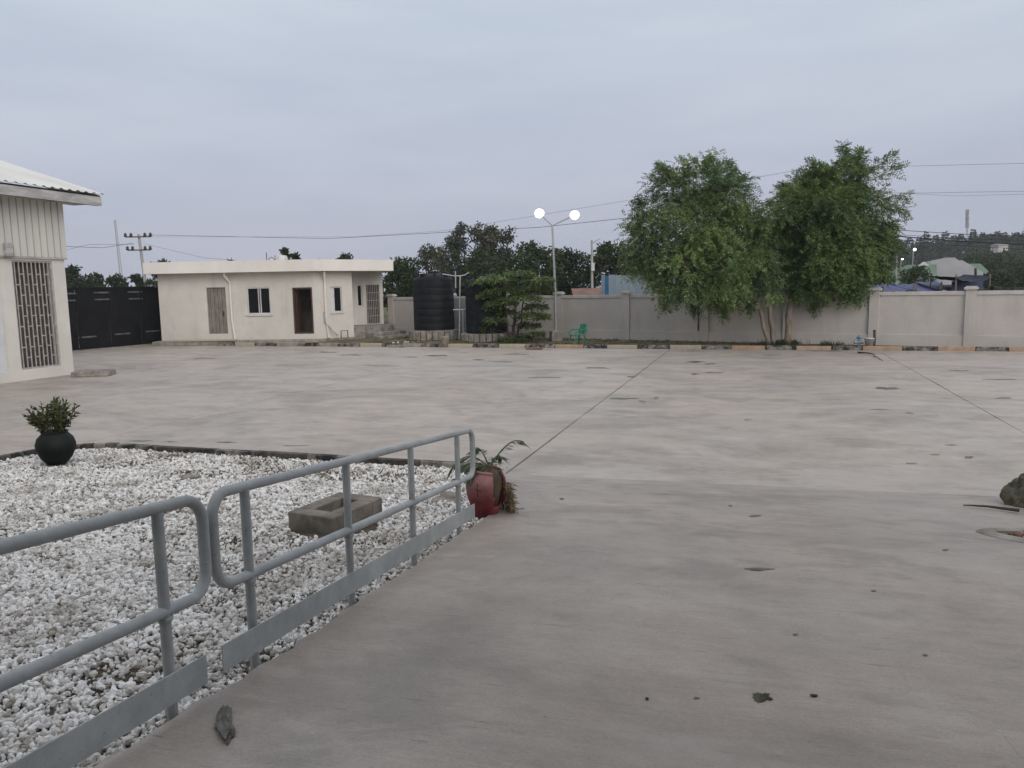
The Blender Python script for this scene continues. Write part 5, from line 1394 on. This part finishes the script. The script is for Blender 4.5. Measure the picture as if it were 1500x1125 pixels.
mb = MB(); mb.tube([at(867, 357, 50), at(878, 350, 50)], .03, 6); mb.build('bracket_arm', M['pole'], bpy.data.objects['utility_pole.001'])
mb = MB(); q = at(868.5, 391, 49.8); mb.box(tuple(q), (.2, .2, .5)); mb.build('meter_box', M['white'], bpy.data.objects['utility_pole.001'])
def mast(label, u, vt, ub, Y, hw, n, mat, heads=0):
    t = at(u, vt, Y); b = at(ub, 410, Y); root = thing('radio_mast', label, 'mast', (b.x, Y, 0))
    mb = MB(); base = Vector((b.x, Y, 0)); top = Vector(t)
    offs = [Vector((hw * math.cos(a), hw * math.sin(a), 0)) for a in (0.3, 2.4, 4.5)]
    for o_ in offs: mb.tube([base + o_, top + o_ * .5], hw * .16, 6)
    mb.build('leg', mat, root); br = MB()
    for k in range(n):
        f0, f1 = k / n, (k + 1) / n
        for j in range(3):
            o0 = offs[j] * (1 - .5 * f0); o1 = offs[(j + 1) % 3] * (1 - .5 * f1)
            br.tube([base.lerp(top, f0) + o0, base.lerp(top, f1) + o1], hw * .09, 5)
    br.build('brace', mat, root)
    for k in range(heads):
        f_ = 1 - 0.06 * (k % 3); a = k * 2.1; q = base.lerp(top, 1 - .085 * (k // 3)) + Vector((math.cos(a), math.sin(a), 0)) * hw * .9
        an = MB(); an.box(tuple(q), (.32, .32, 2.2), a); an.build('antenna_panel', M['pole'], root)
mast('thin leaning lattice mast behind the gate', 168, 322, 179, 120, .28, 26, M['galv'])

def cable(label, pts, r=0.022, sag=0.0):
    P_ = []
    for a, b in zip(pts, pts[1:]):
        a, b = Vector(a), Vector(b); n = 14
        for k in range(n): 
            f_ = k / n; P_.append(a.lerp(b, f_) - Vector((0, 0, sag * 4 * f_ * (1 - f_))))
    P_.append(Vector(pts[-1])); mb = MB(); mb.tube(P_, r, 5)
    return tag(mb.build('power_cable', M['wire']), label, 'cable', 'overhead cables')
cable('long lower cable from the crossarm pole towards the feathery trees', [at(213, 344, 72), at(480, 349.5, 62), at(790, 333, 50), at(940, 317, 46), at(1180, 290, 42)], .015)
cable('faint upper cable rising past the lamp heads behind the trees', [at(213, 347, 72), at(520, 347, 64), at(650, 338, 58), at(930, 292, 50), at(1180, 247, 44), at(1510, 239, 40)], .008)
cable('cable leaving the right tree near its middle height', [at(1180, 280, 42), at(1335, 283, 42), at(1510, 280, 40)], .008)
cable('second thin cable just below the one leaving the right tree', [at(1300, 282, 43), at(1400, 287, 42), at(1510, 284, 40)], .006)
cable('short slack cable from the crossarm pole to the left edge', [at(196, 356, 72), at(150, 363, 66), at(96, 361, 60)], .018)
cable('thin slack cable left of the crossarm pole, the lower one', [at(196, 358, 72), at(130, 358, 66), at(90, 368, 60)], .012)
cable('thin cable dropping from the crossarm pole to the guard house roof', [at(210, 357, 72), at(300, 378, 60), at(345, 381, 50)], .010, .0)
for k, (v0, v1, rr, lab) in enumerate(((335, 347, .018, 'topmost of the dark cables before the wooded hill'), (342, 353, .014, 'second from the top of the dark cables before the wooded hill'), (343.5, 359, .034, 'thickest of the dark cables before the wooded hill'), (349, 366, .014, 'lowest of the dark cables before the wooded hill'))):
    cable(lab, [at(1285, v0, 52), at(1400, v0 + (v1 - v0) * .62, 49), at(1515, v1, 46)], rr)

# house with grey and green roofs, right
HY = 95
def pt(u, v, dy=0): return at(u, v, HY + dy)
ho = thing('house', 'large house with grey hipped roof between green roof wings', 'building', pt(1400, 425))
mb = MB(); a, b = pt(1310, 420), pt(1468, 420)
mb.prism([(a.x, HY + 1), (b.x, HY + 1), (b.x, HY + 12), (a.x, HY + 12)], 0, 2.6); mb.build('wall', M['cream'], ho)
def hip(u0, u1, ue0, ue1, vt, ve, dy, depth, mat, name):
    t0, t1 = pt(u0, vt, dy + depth / 2), pt(u1, vt, dy + depth / 2); e0, e1 = pt(ue0, ve, dy), pt(ue1, ve, dy)
    zt = t0.z; zb = e0.z
    V = [(e0.x, e0.y, zb), (e1.x, e1.y, zb), (e1.x, e1.y + depth, zb), (e0.x, e0.y + depth, zb), (t0.x, t0.y, zt), (t1.x, t1.y, zt)]
    mb = MB(); mb.add(V, [(0, 1, 5, 4), (1, 2, 5), (2, 3, 4, 5), (3, 0, 4), (3, 2, 1, 0)]); return mb.build(name, mat, ho)
hip(1366, 1410, 1340, 1468, 382, 418, 0, 9, M['greyroof'], 'roof')
hip(1384, 1398, 1372, 1408, 377.5, 384, 5, 4, M['greyroof'], 'roof_cap')
hip(1330, 1372, 1292, 1372, 388, 417, -2, 8, M['greenroof'], 'roof_wing')
hip(1408, 1436, 1400, 1452, 386.5, 402, 3, 7, M['greenroof'], 'roof_wing')
gb = MB(); g0, g1, g2 = pt(1346, 389, -3), pt(1354, 383.5, -3), pt(1362, 389, -3)
gb.add([g0, g2, g1, g0 + Vector((.9, 2, 0)), g2 + Vector((.9, 2, 0)), g1 + Vector((.9, 2, 0))], [(0, 1, 2), (3, 5, 4), (0, 2, 5, 3), (1, 4, 5, 2), (0, 3, 4, 1)]); gb.build('gable', M['white'], ho)
bg_tree('tree', 'round green tree in front of the green roofed house wing', 'tree', 1343, 388, 46, 70, 1800, 'bgmid', 81, .34, 'trees by the house', low=.3)
bg_tree('tree', 'dark tree right of the grey roofed house', 'tree', 1462, 396, 46, 80, 1800, 'bgdark', 82, .4, 'trees by the house', low=.2)
bg_tree('tree', 'dark broad tree at the far right behind the wall', 'tree', 1505, 384, 60, 85, 2200, 'bgdark', 83, .42, 'trees by the house', low=.1)
bg_tree('tree', 'low dark tree beside the right feathery tree above the wall', 'tree', 1296, 398, 36, 62, 1300, 'bgdark', 84, .34, 'trees by the house', low=.2)
bg_tree('tree', 'large dark tree mass behind the right end of the house', 'tree', 1450, 366, 90, 130, 2600, 'bgdark', 85, .7, 'trees by the house', low=.1)
# market stalls under blue sheeting just beyond the wall
def stall(label, u0, u1, vt, vb, Y, mat, sagf, seed):
    pr = random.Random(seed); a, b = at(u0, vt, Y), at(u1, vt, Y); zb = at(u0, vb, Y).z
    root = thing('market_stall', label, 'stall', (a.x, Y, 0), 0, 'stalls beyond the wall')
    n = 10; V = []
    for j in range(4):
        for k in range(n + 1):
            f_ = k / n; z = a.z + (zb - a.z) * (j / 3) * .9 - sagf * math.sin(math.pi * f_) + pr.uniform(-.05, .05)
            V.append((a.x + (b.x - a.x) * f_, Y + 1.8 - j * .8, z))
    Fs = [(j * (n + 1) + k, j * (n + 1) + k + 1, (j + 1) * (n + 1) + k + 1, (j + 1) * (n + 1) + k) for j in range(3) for k in range(n)]
    mb = MB(); mb.add(V, Fs, True); mb.build('sheet', M[mat], root)
    for x in (a.x + .1, b.x - .1):
        for y in (Y - .5, Y + 1.7):
            p_ = MB(); p_.tube([(x, y, 0), (x, y, a.z - .02)], .035, 6); p_.build('pole', M['bark'], root)
stall('low stall under a crumpled blue sheet, nearest the feathery tree', 1284, 1334, 416.5, 428, 38, 'bluetarp', .02, 1)
stall('low stall under a crumpled blue sheet in the middle of the row', 1332, 1372, 415, 428, 38, 'bluetarp', .05, 2)
stall('low stall under a blue sheet beside the navy awning', 1368, 1398, 412, 426, 38, 'bluetarp', .03, 3)
stall('stall with a sagging navy awning raised above the others', 1389, 1444, 402, 408, 37, 'navy', .22, 4)
st_b = MB(); a, b = at(1395, 412, 37.4), at(1440, 421, 37.4); st_b.prism([(a.x, 37.4), (b.x, 37.4), (b.x, 37.45), (a.x, 37.45)], b.z - .5, a.z)
tag(st_b.build('stall_cloth', M['bluetarp']), 'hanging blue cloth below the sagging navy awning', 'cloth')
mb = MB(); mb.tube([at(1429, 393, 45), at(1429, 410, 45)], .07, 8); tag(mb.build('flue_pipe', M['grime_shade']), 'short black flue standing before the grey house roof', 'chimney')
pl_ = thing('utility_pole', 'thin pale pole in front of the green roof wing', 'utility pole', at(1313, 425, 60), 0, 'utility poles')
mb = MB(); mb.tube([at(1313, 425, 60), at(1313.5, 375, 60)], .06, 8); mb.build('pole', M['pole'], pl_)
dk = MB(); a, b = at(1444, 421, 36), at(1530, 421, 35)
for k in range(40):
    f_ = random.random(); q = a.lerp(b, f_); dk.box((q.x, q.y + random.uniform(0, .8), q.z - .18 + random.uniform(-.1, .12)), (random.uniform(.15, .5), .3, random.uniform(.1, .3)), random.uniform(0, 3))
tag(dk.build('scrap_heap', M['grime_shade'], kind='stuff'), 'dark heap of scrap showing over the wall at the right', 'scrap')

# wooded hill
def hill_h(x, y):
    return 15.5 * np.exp(-(((x - 215) / 88.0) ** 2 + ((y - 300) / 75.0) ** 2)) + 3.2 * np.exp(-(((x - 125) / 40.0) ** 2 + ((y - 290) / 60.0) ** 2))
xs = np.linspace(40, 460, 60); ys = np.linspace(150, 520, 50)
X, Y_ = np.meshgrid(xs, ys); Z = hill_h(X, Y_) - 0.4
Vh = np.stack([X.ravel(), Y_.ravel(), Z.ravel()], -1); nn = len(xs)
Fh = np.array([(j * nn + i, j * nn + i + 1, (j + 1) * nn + i + 1, (j + 1) * nn + i) for j in range(len(ys) - 1) for i in range(nn - 1)])
M['forestfloor'] = mottled('forest_floor', (0.012, 0.018, 0.008), (0.03, 0.038, 0.018), 0.08, 0.95, 0.05)
np_mesh('hill', Vh, M['forestfloor'], kind='structure', faces=Fh, smooth=True)
r = np.random.default_rng(90)
nt = 900
tx = r.uniform(85, 330, nt); ty = r.uniform(165, 330, nt)
k_ = (tx / ty > 0.38) & (tx / ty < 0.78); tx, ty = tx[k_], ty[k_]
hh = r.uniform(3.5, 6.5, len(tx)); per = 150
c = np.stack([tx, ty, hill_h(tx, ty) + hh * .5], -1)
d = unit(r.normal(size=(len(tx) * per, 3))); rad = np.repeat(np.stack([hh * .5, hh * .5, hh * .52], -1), per, 0)
o = np.repeat(c, per, 0) + d * rad * (r.random(len(d)) ** .35)[:, None]
np_mesh('woodland', quads(o, unit(d + r.normal(size=d.shape) * .6), r.normal(size=d.shape) + d, r.uniform(.5, 1.1, len(d)), .5), M['hillleaf'], kind='stuff')
def pine(label, u, vt, Y, w, seed, tall=7.0):
    r = np.random.default_rng(seed); t = at(u, vt, Y); gz = float(hill_h(np.array(t.x), np.array(Y))) - .3; h = max(t.z - gz, 3.0)
    root = thing('hilltop_tree', label, 'tree', (t.x, Y, t.z - h), 0, 'trees on the hill skyline')
    mb = MB(); mb.tube([(t.x, Y, t.z - h), (t.x, Y, t.z - .3)], [.22, .05], 7); mb.build('trunk', M['darkbark'], root)
    n = 900; f_ = r.random(n) ** .8; lay = np.round(f_ * 7) / 7 + r.normal(size=n) * .02; f_ = np.clip(lay, .02, 1)
    a = r.uniform(0, 6.283, n); q = (0.10 + 0.9 * f_ ** .8) * w * np.sqrt(r.random(n)) * (1 + .35 * np.sin(3 * a + f_ * 9))
    o = np.stack([t.x + q * np.cos(a), Y + q * np.sin(a), t.z - f_ * h * .85 - q * .15], -1)
    d = unit(np.stack([np.cos(a), np.sin(a), r.normal(size=n) * .4 - .1], -1))
    np_mesh('crown', quads(o, d, r.normal(size=(n, 3)) + np.array([0, 0, 1.0]), r.uniform(.5, 1.0, n), .42), M['hillleaf'], parent=root)
sky = [(1306, 355, 2.6), (1332, 348, 3.0), (1357, 339, 1.9), (1371, 345, 2.6), (1385, 339, 2.6), (1408, 343, 2.4), (1426, 336.5, 1.9), (1440, 341, 1.5), (1461, 339, 2.8), (1471, 341, 2.0), (1489, 341, 3.2), (1347, 347, 2.2), (1318, 352, 2.4), (1398, 345, 2.2), (1450, 343, 2.2), (1500, 342, 2.0)]
names = ['a low rounded crown at the left foot of the skyline', 'a broad crown above the distant white light', 'the first pointed crown from the left', 'a broad crown between two pointed ones', 'the pointed crown left of the relay tower', 'a low crown just left of the relay tower', 'the pointed crown right of the relay tower', 'a narrow spike right of the relay tower', 'a ragged wide crown above the hillside roof', 'a ragged narrow crown right of the hillside roof', 'a broad dense crown near the right border of the hill', 'a crown just left of the first pointed one', 'a rounded crown between the lowest crown and the distant light', 'a low crown below the relay tower head', 'a low crown between spike and ragged crown', 'the last crown at the right border of the hill']
for k, ((u, v, w), nm_) in enumerate(zip(sky, names)):
    pine('hilltop tree with ' + nm_, u, v, 265 + (k * 17) % 30, w, 100 + k)
mast('tall relay tower with panel antennas on the wooded hill', 1417, 311, 1417, 300, .5, 18, M['galv'], 9)
p = at(1467, 359.5, 245)
hh_ = thing('hillside_house', 'tiny pale roofed house among trees on the hill', 'building', p)
mb = MB(); mb.box((p.x, 246, p.z - 1.2), (3.0, 4, 2.4)); mb.build('wall', M['cream'], hh_)
mb = MB(); mb.add([(p.x - 1.8, 243.6, p.z), (p.x + 1.8, 243.6, p.z), (p.x + 1.2, 246, p.z + .8), (p.x - 1.2, 246, p.z + .8), (p.x + 1.8, 248.4, p.z), (p.x - 1.8, 248.4, p.z)], [(0, 1, 2, 3), (3, 2, 4, 5), (1, 4, 2), (0, 3, 5), (0, 5, 4, 1)]); mb.build('roof', M['greyroof'], hh_)
for u, v, rr, lab in ((1340, 365.5, .24, 'bright distant lamp on a pole low on the wooded hill'), (1322, 379.5, .16, 'distant lamp on a pole above the green roof wing')):
    p = at(u, v, 140); root = thing('far_lamp', lab, 'street lamp', (p.x, 140, 0), 0, 'distant lit lamps')
    mb = MB(); mb.tube([(p.x, 140.5, 0), (p.x, 140.5, p.z)], .07, 6); mb.tube([(p.x, 140.5, p.z), (p.x, 140.1, p.z)], .05, 6); mb.build('pole', M['pole'], root)
    v_, f_ = ico(2); np_mesh('bulb', v_ * rr + np.array(p), M['farlight'], faces=f_, parent=root, smooth=True)

# ================================================================== warehouse and canopy, unseen, added behind the camera to shade the near ramp
wh = thing('shade_warehouse', 'cream warehouse with a canopy, unseen, added to shade the near ramp', 'building', yd(-5, 4))
mb = MB(); mb.prism([yd(-6, -16).xy[:], yd(-6, 26).xy[:], yd(-22, 26).xy[:], yd(-22, -16).xy[:]], 0, 9.0); mb.build('wall', M['shedcream'], wh)
mb = MB(); mb.prism([yd(-5.98, -1.2).xy[:], yd(-5.98, 22).xy[:], yd(1.8, 22).xy[:], yd(1.8, -1.2).xy[:]], 4.8, 5.0); mb.build('canopy', M['roofsheet'], wh)

# ================================================================== haze
hz = MB(); hz.prism([(-420, -60), (470, -60), (470, 560), (-420, 560)], -1.2, 60)
ht = bpy.data.materials.new('haze_air'); ht.use_nodes = True
hn = ht.node_tree.nodes; hn.clear(); ho_ = hn.new('ShaderNodeOutputMaterial'); pv = hn.new('ShaderNodeVolumePrincipled')
pv.inputs['Color'].default_value = (0.86, 0.89, 0.95, 1); pv.inputs['Density'].default_value = 0.0004; pv.inputs['Anisotropy'].default_value = 0.2
ht.node_tree.links.new(pv.outputs[0], ho_.inputs['Volume'])
hz.build('haze', ht, kind='stuff')
